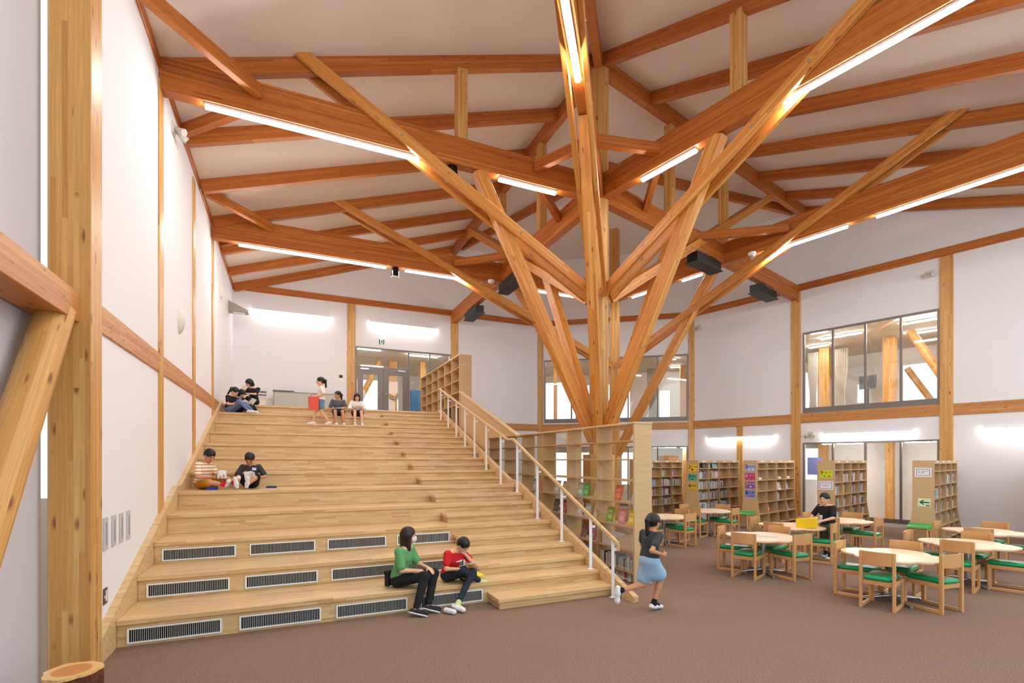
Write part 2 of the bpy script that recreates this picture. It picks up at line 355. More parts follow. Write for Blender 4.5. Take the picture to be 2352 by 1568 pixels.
hb((-.45, 9.0), (-1.75, 10.36), 'diagonal brace behind the nearest tie beam at the left wall')
hb((-.45, 14.0), (-1.75, 12.64), 'diagonal brace in front of the farther tie beam at left wall', 7.9)
hb((-.45, 14.26), (-1.75, 15.6), 'diagonal brace behind the farther tie beam at left wall', 7.9)
hb((4.42, 8.75), pol(AN['S'], 1.6), 'short diagonal brace left of the tree mast at beam height')
hb(pol(AN['E'], 1.6), pol(AN['S'], 1.6), 'short diagonal brace right of the tree mast at beam height')
hb(pol(AN['E'], 1.6), pol(AN['F'], 1.6), 'short diagonal brace behind the light of upper right tie beam')
hb((4.42, 8.99), (5.87, 10.4), 'short diagonal brace behind the short tube light left of mast')
hb((4.4, 14.0), (5.87, 12.6), 'diagonal brace at far end of the farther left tie beam')
hb(mir(4.4, 14.0, AXM), pol(AN['F'], 3.7), 'diagonal brace near the right black ceiling heater')

def strut_pair(par, o, a, z_at0, sl, r0, r1, mat=STRUT, th=.075, hh=.2, gap=.14):
    dx = Vector((math.cos(math.radians(a)), math.sin(math.radians(a)), 0)); n = Vector((-dx.y, dx.x, 0))
    for s in (-1, 1):
        p0 = Vector((o.x, o.y, z_at0+sl*r0))+dx*r0+n*gap*s; p1 = Vector((o.x, o.y, z_at0+sl*r1))+dx*r1+n*gap*s
        b = beam('upper_strut', p0, p1, th, hh, mat, par, bevel=.005)
        for r in (3.35, 4.2, 1.9):
            if r0 < r < r1:
                bm_ = MB(); c = Vector((o.x, o.y, z_at0+sl*r))+dx*r+n*(gap+th/2-.004)*s; bm_.cyl(c, c+n*.016*s, .024, .02, 12); bm_.build('bolt', STEEL, b, Matrix())
def leg(par, o, a, r0, z0, r1, z1, w=.19, h=.25, mat=STRUT):
    beam('lower_strut', (*pol(a, r0, o), z0), (*pol(a, r1, o), z1), w, h, mat, par, bevel=.006)
tree = thing('tree_column', 'great branching tree-like timber column in the middle of the hall', 'column', (T.x, T.y, 0))
mb = MB(); pl = [(.205*math.cos(math.radians(22.5+45*i)), .205*math.sin(math.radians(22.5+45*i))) for i in range(8)]
Mv = frame((T.x, T.y, 0), (0, 0, 1), (1, 0, 0))
mb.add([(z, x, y) for z in (2.0, 10.5) for x, y in pl], [tuple(range(7, -1, -1)), tuple(range(8, 16))]+[(i, (i+1) % 8, 8+(i+1) % 8, 8+i) for i in range(8)])
mb.build('mast', POST, tree, Mv, .006, 1)
mb = MB(); pl = [(.34*math.cos(math.radians(22.5+45*i)), .34*math.sin(math.radians(22.5+45*i))) for i in range(8)]
mb.add([(z, x, y) for z in (0, 2.12) for x, y in pl], [tuple(range(7, -1, -1)), tuple(range(8, 16))]+[(i, (i+1) % 8, 8+(i+1) % 8, 8+i) for i in range(8)])
mb.build('pedestal', POST, tree, Mv, .006, 1)
for k, a in AN.items():
    if k in 'NF': strut_pair(tree, T, a, 5.3, .615, .22, 7.9)
    else: strut_pair(tree, T, a, 5.33, .5585, .22, 5.85 if k != 'S' else 6.3)
    leg(tree, T, a, .1, 2.2+.2, 2.72, 7.47)
tree2 = thing('tree_column', 'second slimmer branching timber column standing behind the great one', 'column', (P2.x, P2.y, 0))
mb = MB(); mb.box((0, -.14, -.14), (9.9, .14, .14)); mb.build('mast', POST, tree2, frame((P2.x, P2.y, 0), (0, 0, 1), (.8, .6, 0)), .006, 1)
for a in (180, AN['E']):
    strut_pair(tree2, P2, a, 5.12, .42, .22, 9.1); leg(tree2, P2, a, .1, 2.2, 3.7, 7.44)

# ------------------------------------------------------------------ tube lights
def tubelight(name, p0, p1, label, grp, wd=.075, th=.045, mat=None, up=(0, 0, 1)):
    p0, p1 = Vector(p0), Vector(p1); L = (p1-p0).length; M = frame(p0, p1-p0, up)
    r = thing(name, label, 'light', p0, 0, grp)
    h = MB(); h.box((0, -wd/2, -.012), (L, wd/2, .02)); h.build('housing', WHITEM, r, M)
    t = MB(); n = 8; pr = [(-wd/2*.9, -.012)]+[(-wd/2*.9*math.cos(math.pi*i/n), -.012-th*math.sin(math.pi*i/n)) for i in range(1, n)]+[(wd/2*.9, -.012)]
    vs = [(.01, y, z) for y, z in pr]+[(L-.01, y, z) for y, z in pr]; m = len(pr)
    t.add(vs, [tuple(range(m)), tuple(range(2*m-1, m-1, -1))]+[(i, m+i, m+(i+1) % m, (i+1) % m) for i in range(m)])
    t.build('tube', mat or TUBEM, r, M); return r
g = 'tube lights under the tie beams'
zl = 7.44
def tl(a, r0, r1, label, o=T, z=zl): tubelight('tube_light', (*pol(a, r0, o), z), (*pol(a, r1, o), z), label, g, wd=.1)
tl(180, 3.85, 7.17, 'longest lit tube light under the nearest left tie beam')
tl(180, 1.05, 2.3, 'short lit tube light beside the tree column under the nearest left tie beam')
tl(AN['E'], 1.13, 2.3, 'short lit tube light right of the mast under the upper right tie beam')
tl(AN['E'], 3.75, 8.0, 'long lit tube light reaching the top edge under the upper right tie beam')
tl(AN['S'], 3.55, 8.4, 'lit tube light overhead under the tie beam pointing at the camera')
z2 = 7.41
tl(180, P2.x-2.45, P2.x+1.19, 'long lit tube light above the stair under the farther left tie beam', P2, z2)
tl(180, P2.x-4.86, P2.x-2.97, 'lit tube light right of the black speaker under farther left tie beam', P2, z2)
tl(180, 1.5, 3.2, 'lit tube light glimpsed behind the tree branches, left of the mast', P2, z2)
tl(AN['E'], 5.05, 7.0, 'middle lit tube light of the right tie beam before the upper window', P2, z2)
tl(AN['E'], 7.55, 11.2, 'long lit tube light at the right edge before the upper window wall', P2, z2)
tl(AN['E'], .75, 1.6, 'shortest lit tube glimpsed just right of the mast', P2, z2)
tl(AN['E'], 2.65, 3.3, 'short lit tube right of the mast beside the lower strut top', P2, z2)
g2 = 'tube lights on the walls'
def wl(p, q, label): tubelight('wall_light', p, q, label, g2, wd=.09, th=.05, mat=WTUBEM, up=(0, 0, 1))
wl((-1.15, YB-.06, 7.16), (1.28, YB-.06, 7.16), 'lit wall tube high on the back wall above the whiteboard')
wl((2.75, YB-.06, 7.16), (5.21, YB-.06, 7.16), 'lit wall tube above the exit sign and double door')
ei = lambda x, d=.06: mir(x, YB-d)
wl((*ei(9.15), 2.88), (*ei(6.7), 2.88), 'lit wall tube crossing the half-height post above the bookshelves')
wl((*ei(5.1), 2.88), (*ei(2.8), 2.88), 'lit wall tube over the lower interior window')
wl((*ei(1.25), 2.88), (*ei(-1.3), 2.88), 'lit wall tube on the blank wall at right edge')

# ------------------------------------------------------------------ tiered stair
def NY(k): return 6.52+.797*(k-1)+(.33 if k > 5 else 0)
RZ = .296; SX0, SX1, HX = -1.69, 4.40, 2.53; ZP = 12*RZ
stair = thing('tiered_stair', 'broad pale wooden tiered seating stair climbing to the upper floor', 'stair', (XL+.08, 6.52, 0))
for k in range(1, 13):
    z = RZ*k; y = NY(k); mb = MB(); yn = NY(k+1)+.06 if k < 12 else YB-.005
    x1 = SX1 if k < 12 else 5.95
    mb.box((SX0, y, z-.055), (SX1, yn, z)); mb.box((SX0, y+.03, z-RZ), (SX1, y+.055, z-.055))
    if k == 12: mb.box((SX1, y+.2, z-.055), (5.95, yn, z)); mb.box((XL+.01, y+.3, z-.055), (SX0, yn, z))
    mb.build('step', STAIR, stair, Matrix(), .004, 1)
for k in range(1, 13):
    z = RZ*k-RZ/2; y = NY(k)-.3985; mb = MB()
    mb.box((HX, y, z-.055), (SX1, NY(k)+.03, z)); mb.box((HX+.03, y+.03, z-RZ/2), (SX1, y+.05, z-.055)); mb.box((HX+.03, y+.05, z-RZ/2), (HX+.05, NY(k)+.03, z-.055))
    mb.build('half_step', STAIR, stair, Matrix(), .004, 1)
def stringer(x0, x1, ystart, base):
    line = lambda y: RZ*(1+(y-6.52)/.797)+.1
    pts = [(ystart, .0), (ystart, max(line(ystart), .05)), (9.69, line(9.69)), (10.03, line(9.69)+.01), (15.66, line(9.69)+.367*(15.66-10.03)), (16.0, 3.66), (16.0, base), (ystart+.9, base)] if base > 0 else \
          [(ystart, .0), (ystart, max(line(ystart), .05)), (9.69, line(9.69)), (10.03, line(9.69)+.01), (15.66, line(9.69)+.367*(15.66-10.03)), (15.75, 3.55), (15.75, 0)]
    mb = MB(); Mx = Matrix(((0, 0, 1, 0), (1, 0, 0, 0), (0, 1, 0, 0), (0, 0, 0, 1)))
    mb.prism(pts, x0, x1, Mx); return mb
stringer(XL, SX0-.001, 5.8, 0).build('stringer', STAIR, stair, Matrix(), .004, 1)
stringer(SX1+.001, SX1+.085, 5.68, 0).build('stringer', STAIR, stair, Matrix(), .004, 1)
cols = ['first', 'second', 'third', 'fourth']; rows = ['bottom', 'second', 'third']
vmb = MB(); vw, vh = .885, .165
vmb.box((0, -.012, 0), (vw, .004, .016)); vmb.box((0, -.012, vh-.016), (vw, .004, vh)); vmb.box((0, -.012, .016), (.02, .004, vh-.016)); vmb.box((vw-.02, -.012, .016), (vw, .004, vh-.016))
vme = vmb.mesh('vent_frame', WHITEM)
smb = MB()
for i in range(1, 44): x = .02+(vw-.04)*i/44; smb.box((x-.0018, -.004, .016), (x+.0018, .002, vh-.016))
sme = smb.mesh('vent_louvres', WHITEM)
bmb = MB(); bmb.box((.015, -.002, .012), (vw-.015, .003, vh-.012)); bme = bmb.mesh('vent_backing', DARKM)
vent0 = None
for r in range(3):
    for c in range(4):
        loc = (-1.60+1.06*c, NY(r+1)+.027, RZ*r+.032); lb = '%s white-framed air grille from the left wall on the %s riser of tiered stair' % (cols[c], rows[r])
        if vent0 is None:
            vent0 = thing('vent_grille', lb, 'vent', loc, 0, 'air grilles in the stair risers')
            put('frame', vme, vent0); put('louvres', sme, vent0); put('backing', bme, vent0)
        else: dup(vent0, loc, 0, lb)
# handrail
rail = thing('handrail', 'wooden handrail on white flat posts along the right edge of tiered stair', 'handrail', (4.3, 5.9, 0))
RX = 4.3; rp = [(RX, 5.87, .70), (RX, 5.9, .80), (RX, 9.6, 2.45), (RX, 9.9, 2.46), (RX, 15.25, 4.25)]
mb = MB()
for i in range(1, len(rp)-1): mb.bar(rp[i], rp[i+1], .042, .05)
mb.bar((RX, 5.9, .81), (RX, 5.9, .70), .042, .03, up=(0, 1, 0))
mb.build('rail', STAIR, rail, Matrix(), .008, 2)
def railz(y):
    for a, b in zip(rp[1:], rp[2:]):
        if a[1] <= y <= b[1]: return a[2]+(b[2]-a[2])*(y-a[1])/(b[1]-a[1])
    return rp[-1][2]
def treadz(y):
    z = 0
    for k in range(1, 13):
        if y > NY(k)-.3985: z = RZ*k-RZ/2
        if y > NY(k): z = RZ*k
    return z
for y in (6.03, 6.62, 7.53, 8.46, 9.38, 10.27, 11.17, 12.0, 12.76, 13.53, 14.32, 15.12):
    z0, z1 = treadz(y), railz(y)-.02; mb = MB(); mb.box((RX-.024, y-.009, z0), (RX+.024, y+.009, z1)); mb.box((RX-.045, y-.03, z0), (RX+.045, y+.03, z0+.012))
    mb.box((RX+.024, y-.008, z1-.16), (RX+.085, y+.008, z1-.12)); mb.build('baluster', WHITEM, rail, Matrix(), .003, 1)
# sloped guard panel
Mx = Matrix(((0, 0, 1, 0), (1, 0, 0, 0), (0, 1, 0, 0), (0, 0, 0, 1)))
gd = thing('guard_panel', 'sloping wooden guard panel between the handrail and the tree column', 'panel', (4.56, 10, 2.5))
mb = MB(); mb.prism([(9.95, 2.545), (13.9, 3.98), (13.9, 2.8), (11.7, 2.0), (11.7, 2.56)], 4.545, 4.575, Mx); mb.build('panel', VENEER, gd, Matrix())
mb = MB(); mb.bar((4.56, 9.9, 2.545), (4.56, 13.95, 4.015), .09, .05); mb.build('cap', STAIR, gd, Matrix(), .005, 1)

# ------------------------------------------------------------------ tall open shelves beside the stair
def shelfgrid(name, label, x0, x1, ys, zs, zbase, ztop, t=.024, back=None):
    r = thing(name, label, 'bookcase', (x0, ys[0], 0))
    for i, y in enumerate(ys):
        end = i == 0
        mb = MB(); mb.box((x0, y-(.03 if end else t/2), zbase), (x1+(.0 if not end else .02), y+(.01 if end else t/2), ztop)); mb.build('end_panel' if end else 'divider', VENEER, r, Matrix(), .002, 1)
    for z in zs:
        mb = MB(); mb.box((x0+.005, ys[0]+.01, z-t/2), (x1-.005, ys[-1], z+t/2)); mb.build('shelf', VENEER, r, Matrix(), .002, 1)
    mb = MB(); mb.box((x0-.01, ys[0]-.04, ztop), (x1+.02, ys[-1]+.02, ztop+.03)); mb.build('top', STAIR, r, Matrix(), .003, 1)
    if back:
        mb = MB(); mb.box((back, ys[0], zbase), (back+.008, ys[-1], ztop)); mb.build('back_panel', VENEER, r, Matrix())
    return r
LS = [6.5+1.049*i for i in range(8)]; LZ = [2.316, 2.012, 1.667, 1.30, .91, .515, .17]
lsh = shelfgrid('open_bookcase', 'long open wooden bookcase standing between the stair and tree column', 5.03, 5.36, LS, LZ, 0, 2.59)
mb = MB(); mb.box((5.012, 6.52, .1), (5.018, LS[-1], 2.58)); mb.build('clear_sheet', ACRYL, lsh, Matrix())
US = [14.15+.79*i for i in range(7)]; UZ = [4.78, 4.41, 4.05, 3.68]
shelfgrid('open_bookcase', 'empty open bookcase on the upper floor beside the glazed double door', 4.585, 4.95, US, UZ, 2.95, 5.13, back=4.93)

# ------------------------------------------------------------------ free-standing flared bookcases
WT, WBm, ZF = .21, .33, .80
BZ = [1.93, 1.735, 1.40, 1.065, .73, .385, .06]
def halfw(z): return WT if z >= ZF else WT+(WBm-WT)*((ZF-z)/ZF)**1.15
BL, NB = 2.72, 4
def flared(label, near, ang=15.5, name='flared_bookcase'):
    """near: plan position of the corner between end panel and the visible side; local x runs along the case, local y to the hidden side"""
    M = rz(ang, (near[0], near[1], 0)) @ Matrix.Translation((0, WT, 0)); r = thing(name, label, 'bookcase', M.translation, ang, 'flared wooden bookcases')
    zs = [0, .2, .4, .6, .8, 2.0]
    prof = [(-halfw(z), z) for z in zs]+[(halfw(z), z) for z in zs[::-1]]
    Mp = Matrix(((0, 0, 1, 0), (1, 0, 0, 0), (0, 1, 0, 0), (0, 0, 0, 1)))
    for nm, a, b in [('end_panel', 0, .035), ('end_panel', BL-.035, BL)]+[('divider', BL*i/NB-.011, BL*i/NB+.011) for i in range(1, NB)]:
        mb = MB(); pr = prof if nm == 'end_panel' else [(y*.985, z) for y, z in prof]; mb.prism(pr, a, b, M @ Mp); mb.build(nm, VENEER, r, None if False else Matrix(), .002, 1)
    for z in BZ:
        h = halfw(z)-.004; mb = MB(); mb.box((.035, -h, z-.012), (BL-.035, h, z+.012), M); mb.build('shelf', VENEER, r, Matrix())
    mb = MB(); mb.box((.035, -.007, .06), (BL-.035, .007, 1.93), M); mb.build('back_panel', VENEER, r, Matrix())
    mb = MB(); mb.box((.035, -WT+.006, 1.93), (BL-.035, WT-.006, 2.0), M); mb.build('header', VENEER, r, Matrix())
    for i in range(NB):
        mb = MB(); x = BL*(i+.5)/NB; mb.box((x-.06, -WT+.001, 1.945), (x+.06, -WT+.006, 1.99), M); mb.build('bay_tag', WHITEM, r, Matrix(), 0)
    r['_'] = 0; del r['_']; return M
def ground(px, d):   # plan position seen in column px at depth d
    a = math.radians(24.02); x = (px-1176)/1142*d
    return (x*math.cos(a)+d*math.sin(a), -x*math.sin(a)+d*math.cos(a))
CASES = {'S1': flared('flared bookcase nearest the tree column, half hidden behind the long open bookcase', ground(1468, 17.3)),
         'S2': flared('well-filled flared bookcase whose end carries signs 2, 3 and 4', ground(1604, 16.0)),
         'S3': flared('sparsely filled flared bookcase whose end carries signs 5, 6, 7 and 8', ground(1739, 14.8)),
         'S4': flared('flared bookcase with yellow-green sign 9, behind the standing boy', ground(1917, 13.3)),
         'S5': flared('flared bookcase with a green arrow sign on its end', ground(2146, 11.9)),
         'S6': flared('flared bookcase cut off by the right edge of the photo', ground(2434, 10.4))}
# ---- text and signs
FONT = {}
def text(s, size, mat, parent, M, name='lettering', bold=False):
    cu = bpy.data.curves.new(name, 'FONT'); cu.body = s; cu.size = size; cu.align_x = 'CENTER'; cu.align_y = 'CENTER'; cu.extrude = .0006
    if bold: cu.offset = size*.022
    dg_o = bpy.data.objects.new(name, cu); C.objects.link(dg_o)
    me = bpy.data.meshes.new_from_object(dg_o.evaluated_get(bpy.context.evaluated_depsgraph_get())); C.objects.unlink(dg_o); bpy.data.objects.remove(dg_o)
    me.materials.clear(); me.materials.append(mat); o = put(name, me, parent, M); return o
def sign(case, z, w_, h, col, label, parts, cat='sign', off=0.0, border=None):
    """card on the end panel of a case, seen from -x; parts: (text, u, v, size, colour)"""
    M = CASES[case]; A = M @ Matrix(((0, 0, -1, -.001), (-1, 0, 0, off), (0, 1, 0, z), (0, 0, 0, 1)))   # local x right as seen, y up, z toward viewer
    o = thing('sign_card', label, cat, A.translation, 0, 'cards on the bookcase ends')
    mb = MB(); mb.box((-w_/2, -h/2, 0), (w_/2, h/2, .003), A); mb.build('card', plain('card_%d_%d_%d' % tuple(int(c*999) for c in col[:3]), col, .5), o, Matrix())
    if border:
        mb = MB(); a, b, t = w_/2-.03, h/2-.03, .012
        for bx in (((-a, b-t), (a, b)), ((-a, -b), (a, -b+t)), ((-a, -b), (-a+t, b)), ((a-t, -b), (a, b))): mb.box((*bx[0], .003), (*bx[1], .0035), A)
        mb.build('border', border, o, Matrix())
    for s, u, v, sz, c in parts:
        m = plain('ink_%d_%d_%d' % tuple(int(x*999) for x in c[:3]), c, .6)
        if s.startswith('dot'): 
            mb = MB(); mb.cyl((u, v, .003), (u, v, .0042), sz, n=14); 
            ob = mb.build('picture_dot', m, o, A)
        else: text(s, sz, m, o, A @ Matrix.Translation((u, v, .0036)), bold=True)
    return o
navy, redi, yel = srgb(36, 40, 110), srgb(190, 50, 30), srgb(240, 205, 60)
blk = srgb(25, 22, 24)
sign('S2', 1.76, .30, .23, srgb(240, 205, 50), 'yellow card reading 2 on the bookcase end, above cards 3 and 4', [('2', -.1, .02, .17, redi), ('歴史・地理', .05, .03, .05, redi), ('dot', .0, -.06, .035, blk)])
sign('S2', 1.45, .30, .21, srgb(92, 176, 130), 'green card reading 3 on the bookcase end, below card 2', [('3', -.1, .03, .15, navy), ('社会科学', .05, .03, .055, navy), ('dot', 0, -.06, .025, blk)])
sign('S2', 1.14, .30, .21, srgb(222, 178, 44), 'orange-yellow card reading 4 on the bookcase end, lowest of three', [('4', -.1, .03, .15, blk), ('自然科学', .05, .03, .055, srgb(120, 80, 20)), ('dot', 0, -.06, .012, blk)])
sign('S3', 1.78, .30, .21, srgb(168, 176, 214), 'pale blue card reading 5 on the bookcase end, topmost of four', [('5', -.1, .03, .15, navy), ('技術・家庭', .055, .035, .045, navy), ('dot', -.02, -.055, .022, srgb(235, 235, 240)), ('dot', .08, -.055, .022, srgb(235, 235, 240))])
sign('S3', 1.52, .30, .21, srgb(200, 62, 116), 'magenta card reading 6 on the bookcase end, below card 5', [('6', -.1, .02, .15, srgb(240, 150, 190)), ('産  業', .055, .03, .055, srgb(245, 190, 215)), ('dot', -.02, -.06, .016, srgb(240, 140, 60)), ('dot', .05, -.06, .018, srgb(150, 20, 40))])
sign('S3', 1.26, .30, .21, srgb(142, 84, 168), 'purple card reading 7 on the bookcase end, above card 8', [('7', -.1, .02, .15, srgb(206, 196, 60)), ('芸術・体育', .055, .035, .045, srgb(206, 196, 60)), ('dot', .02, -.05, .03, srgb(190, 200, 230))])
sign('S3', 1.0, .30, .21, srgb(126, 134, 206), 'violet-blue card reading 8 on the bookcase end, lowest of four', [('8', -.1, .02, .15, navy), ('言  語', .055, .03, .055, navy), ('dot', .04, -.06, .018, srgb(200, 80, 40)), ('dot', .07, -.075, .016, blk)])
sign('S4', 1.63, .31, .22, srgb(200, 214, 40), 'yellow-green card reading 9 on the bookcase end behind the boy', [('9', -.095, .03, .15, srgb(170, 70, 20)), ('文  学', .05, .035, .06, srgb(170, 60, 20)), ('dot', -.03, -.06, .022, srgb(40, 150, 130)), ('dot', .03, -.06, .022, srgb(220, 180, 40)), ('dot', .085, -.06, .022, srgb(150, 60, 30))])
sign('S4', 1.32, .36, .24, srgb(236, 230, 238), 'white card with thin purple border on the bookcase end, under card 9', [('9 文学', 0, 0, .055, srgb(150, 148, 160))], border=plain('purple_line', srgb(130, 120, 180), .5))
sign('S5', 1.71, .32, .22, srgb(236, 232, 240), 'white bordered card reading 9 on the bookcase end above the green arrow', [('9 文学', 0, 0, .07, srgb(130, 130, 136))], border=plain('blue_line', srgb(96, 120, 170), .5))
so = sign('S5', .98, .24, .2, srgb(222, 232, 196), 'pale green exit arrow card low on the bookcase end', [('dot', -.095, -.075, .008, srgb(30, 90, 60))], off=-.02)
A = CASES['S5'] @ Matrix(((0, 0, -1, -.001), (-1, 0, 0, -.02), (0, 1, 0, .98), (0, 0, 0, 1)))
mb = MB(); gm = plain('exit_green', srgb(10, 96, 62), .5)
mb.prism([(-.1, .005), (-.02, .065), (.012, .065), (-.035, .022), (.1, .014), (.1, -.012), (-.035, -.012), (.012, -.055), (-.02, -.055)], .003, .0042, A); mb.build('arrow', gm, so, Matrix())
mb = MB(); mb.box((.035, -.088, .003), (.052, -.05, .0042), A); mb.box((.058, -.088, .003), (.074, -.05, .0042), A); mb.box((.08, -.088, .003), (.1, -.05, .0042), A); mb.build('running_figure', gm, so, Matrix())

# ------------------------------------------------------------------ glazing: window frames, panes, double door
def glazing(name, a, b, z0, z1, muls, rail_h=.17, depth=.07, door=None, bottom=True):
    a = Vector((*a, 0)); b = Vector((*b, 0)); M = frame(a, b-a); L = (b-a).length
    r = bpy.data.objects.new(name, None); C.objects.link(r); r.matrix_basis = Matrix.Translation((a.x, a.y, z0)); r['kind'] = 'structure'
    mb = MB(); f = .055
    mb.box((0, -.02, z1-f), (L, depth, z1), M); mb.box((0, -.02, z0), (L, depth, z0+(rail_h if bottom else .03)), M)
    for s in [f/2]+list(muls)+[L-f/2]: mb.box((s-f/2, -.025, z0), (s+f/2, depth, z1-f), M)
    mb.build('frame', FRAMEM, r, Matrix(), .003, 1)
    ed = [f/2]+list(muls)+[L-f/2]
    for i in range(len(ed)-1):
        mb = MB(); mb.box((ed[i]+f/2, .02, z0+(rail_h if bottom else .03)), (ed[i+1]-f/2, .028, z1-f), M); mb.build('pane', GLASS, r, Matrix())
    return r, M
n = [WE[1]-WE[0]]; L4 = n[0]
def on_seg(a, b, s): d = (Vector(b)-Vector(a)).normalized(); return tuple(Vector(a)+d*s)
ea0, ea1 = on_seg(EA, EB, WE[0]), on_seg(EA, EB, WE[1])
glazing('window_1', ea0, ea1, 3.6, 6.32, [L4*.25, L4*.5, L4*.75])
glazing('window_2', ea0, ea1, .12, 2.6, [L4*.25, L4*.5, L4*.75], rail_h=.12)
da0, da1 = on_seg(DA, DB, .17), on_seg(DA, DB, LD-.17); LW = LD-.34
glazing('window_3', da0, da1, 3.6, 6.3, [LW*.2, LW*.4, LW*.6, LW*.8])
glazing('window_4', da0, da1, .12, 2.58, [LW*.2, LW*.4, LW*.6, LW*.8], rail_h=.12)
# upper floor glazed screen with double door
r, M = glazing('window_5', (DOOR[0], YB), (DOOR[1], YB), ZP, 6.22, [1.97, 2.79], rail_h=.05)
mb = MB(); mb.box((.03, -.03, 5.42), (1.97, .06, 5.5), M); mb.build('transom', FRAMEM, r, Matrix(), .003, 1)
for i, (s0, s1) in enumerate(((.07, 1.0), (1.005, 1.93))):
    d = bpy.data.objects.new('door_%d' % (i+1), None); C.objects.link(d); d.matrix_basis = Matrix.Translation((DOOR[0]+s0, YB, ZP)); d['kind'] = 'structure'
    mb = MB(); st = .2; zt = 5.42
    mb.box((s0, -.035, 3.52), (s0+st, .01, zt), M); mb.box((s1-st, -.035, 3.52), (s1, .01, zt), M); mb.box((s0+st, -.035, zt-.2), (s1-st, .01, zt), M); mb.box((s0+st, -.035, 3.52), (s1-st, .01, 3.62), M)
    mb.build('door_leaf', FRAMEM, d, Matrix(), .003, 1)
    mb = MB(); mb.box((s0+st, -.016, 3.62), (s1-st, -.01, zt-.2), M); mb.build('pane', GLASS, d, Matrix())
    mb = MB(); x = s0+.1 if i == 0 else s1-.4; mb.box((x, -.09, 5.36), (x+.3, -.035, 5.42), M); mb.build('closer', STEEL, d, Matrix(), .004, 1)
    x = s1-.1 if i == 0 else s0+.1; sg = -1 if i == 0 else 1
    mb = MB(); mb.cyl((x, -.035, 4.5), (x, -.09, 4.5), .012, n=10); mb.tube([(x, -.085, 4.5), (x+sg*.12, -.085, 4.5)], .011); mb.build('handle', STEEL, d, M)

# ------------------------------------------------------------------ rooms seen through the glass
ROOMC = plain('room_ceiling', srgb(206, 202, 196), .9); ROOMW = plain('room_wall', srgb(232, 230, 228), .9); ROOMF = wood('room_floor', [srgb(206, 166, 112), srgb(216, 178, 126)], lam=(.9, .08, 9), knots=0, grain=.1, rough=.3, lines=0)
CURT = plain('linen_curtain', srgb(196, 186, 172), .9); BLUE = plain('blue_cloth', srgb(52, 108, 150), .8)
def room(a, b, z0, z1, depth, holes, lights, posts, lab, ext=2.5, wallm=None):
    a = Vector((*a, 0)); b = Vector((*b, 0)); M = frame(a, b-a); L = (b-a).length
    def W(nm, bx, m, st=True):
        mb = MB(); mb.box(*bx, M); o = mb.build(nm, m, None, Matrix()); structure(o); return o
    W('ceiling', ((-ext, .1, z1), (L+ext, depth, z1+.08)), ROOMC); W('floor', ((-ext, .1, z0-.08), (L+ext, depth, z0)), ROOMF)
    p0, p1 = M @ Vector((-ext, depth, 0)), M @ Vector((L+ext, depth, 0))
    wall('wall_beyond', p0.xy, p1.xy, z0, z1, [(h[0]+ext, h[1]+ext, h[2], h[3]) for h in holes], .08, wallm or ROOMW)
    for i, (x0, x1, y) in enumerate(lights):
        q0, q1 = M @ Vector((x0, y, z1-.03)), M @ Vector((x1, y, z1-.03)); tubelight('tube_light', q0, q1, 'lit tube on the ceiling %s, %s from the glass' % (lab, ordn[i]), 'tube lights in the rooms beyond', wd=.12, th=.04)
    for i, (x, y, s) in enumerate(posts):
        q0, q1 = M @ Vector((x, y, z0)), M @ Vector((x, y, z1))
        tag(beam('room_post', q0, q1, s, s, POST, up=(b-a)), 'cedar post %s, %s counted from the left' % (lab, ordn[i]), 'post', 'posts in the rooms beyond')
    return M
def curtain(M, x0, x1, y, z0, z1, label, gather=.6):
    r = tag(put('curtain', None), label, 'curtain') if False else None
    mb = MB(); nx, nz = 40, 10; vs = []; fs = []
    for j in range(nz+1):
        t = j/nz; z = z0+(z1-z0)*t; g = 1-(1-gather)*math.exp(-((t-.35)/.25)**2)
        for i in range(nx+1):
            s = i/nx; x = (x0+x1)/2+((x0-x1)/2+(x1-x0)*s)*g; vs.append((x, y+.045*math.sin(s*46), z))
    for j in range(nz):
        for i in range(nx): k = j*(nx+1)+i; fs.append((k, k+1, k+nx+2, k+nx+1))
    mb.add(vs, fs, M, 0, True); o = mb.build('curtain', CURT, None, Matrix()); sm = o.modifiers.new('t', 'SOLIDIFY'); sm.thickness = .004
    return tag(o, label, 'curtain')
ex = 'behind the upper interior window'
M1 = room(ea0, ea1, 3.55, 6.58, 7.0, [(-2.7, -1.95, 3.9, 6.1), (-.4, 0.0, 4.5, 5.3), (.62, .95, 4.4, 5.3), (1.2, 2.5, 4.1, 5.9)], [(-.3, .45, 1.0), (-.27, 1.05, 2.4), (-1.1, -.4, 3.6), (2.2, 3.4, .8), (2.26, 3.2, 2.2), (2.0, 2.9, 4.0)], [(-.8, 4.5, .36), (1.35, 4.5, .38), (2.75, 5.6, .3)], ex, ext=3.0)
curtain(M1, -1.4, -1.0, 4.3, 3.6, 6.45, 'beige curtain left of the first cedar post behind the upper window'); curtain(M1, -.5, .05, 4.3, 3.6, 6.45, 'beige curtain right of the first cedar post behind the upper window')
p0, p1 = M1 @ Vector((2.2, 3.4, 6.5)), M1 @ Vector((3.3, 3.4, 4.3)); mb = MB(); mb.cyl((0, 0, 0), ((p1-p0).length, 0, 0), .13, n=20)
tag(mb.build('log_brace', POST, None, frame(p0, p1-p0)), 'round log brace slanting behind the right end of the upper window', 'brace')
p0, p1 = M1 @ Vector((1.55, 6.0, 5.6)), M1 @ Vector((2.7, 6.0, 3.55)); mb = MB(); mb.cyl((0, 0, 0), ((p1-p0).length, 0, 0), .11, n=20)
tag(mb.build('log_brace', POST, None, frame(p0, p1-p0)), 'pale log brace against the bright outer window, farthest back', 'brace')
tv = thing('television', 'dark flat screen on a stand behind the upper interior window', 'screen', M1 @ Vector((.25, 6, 3.55)))
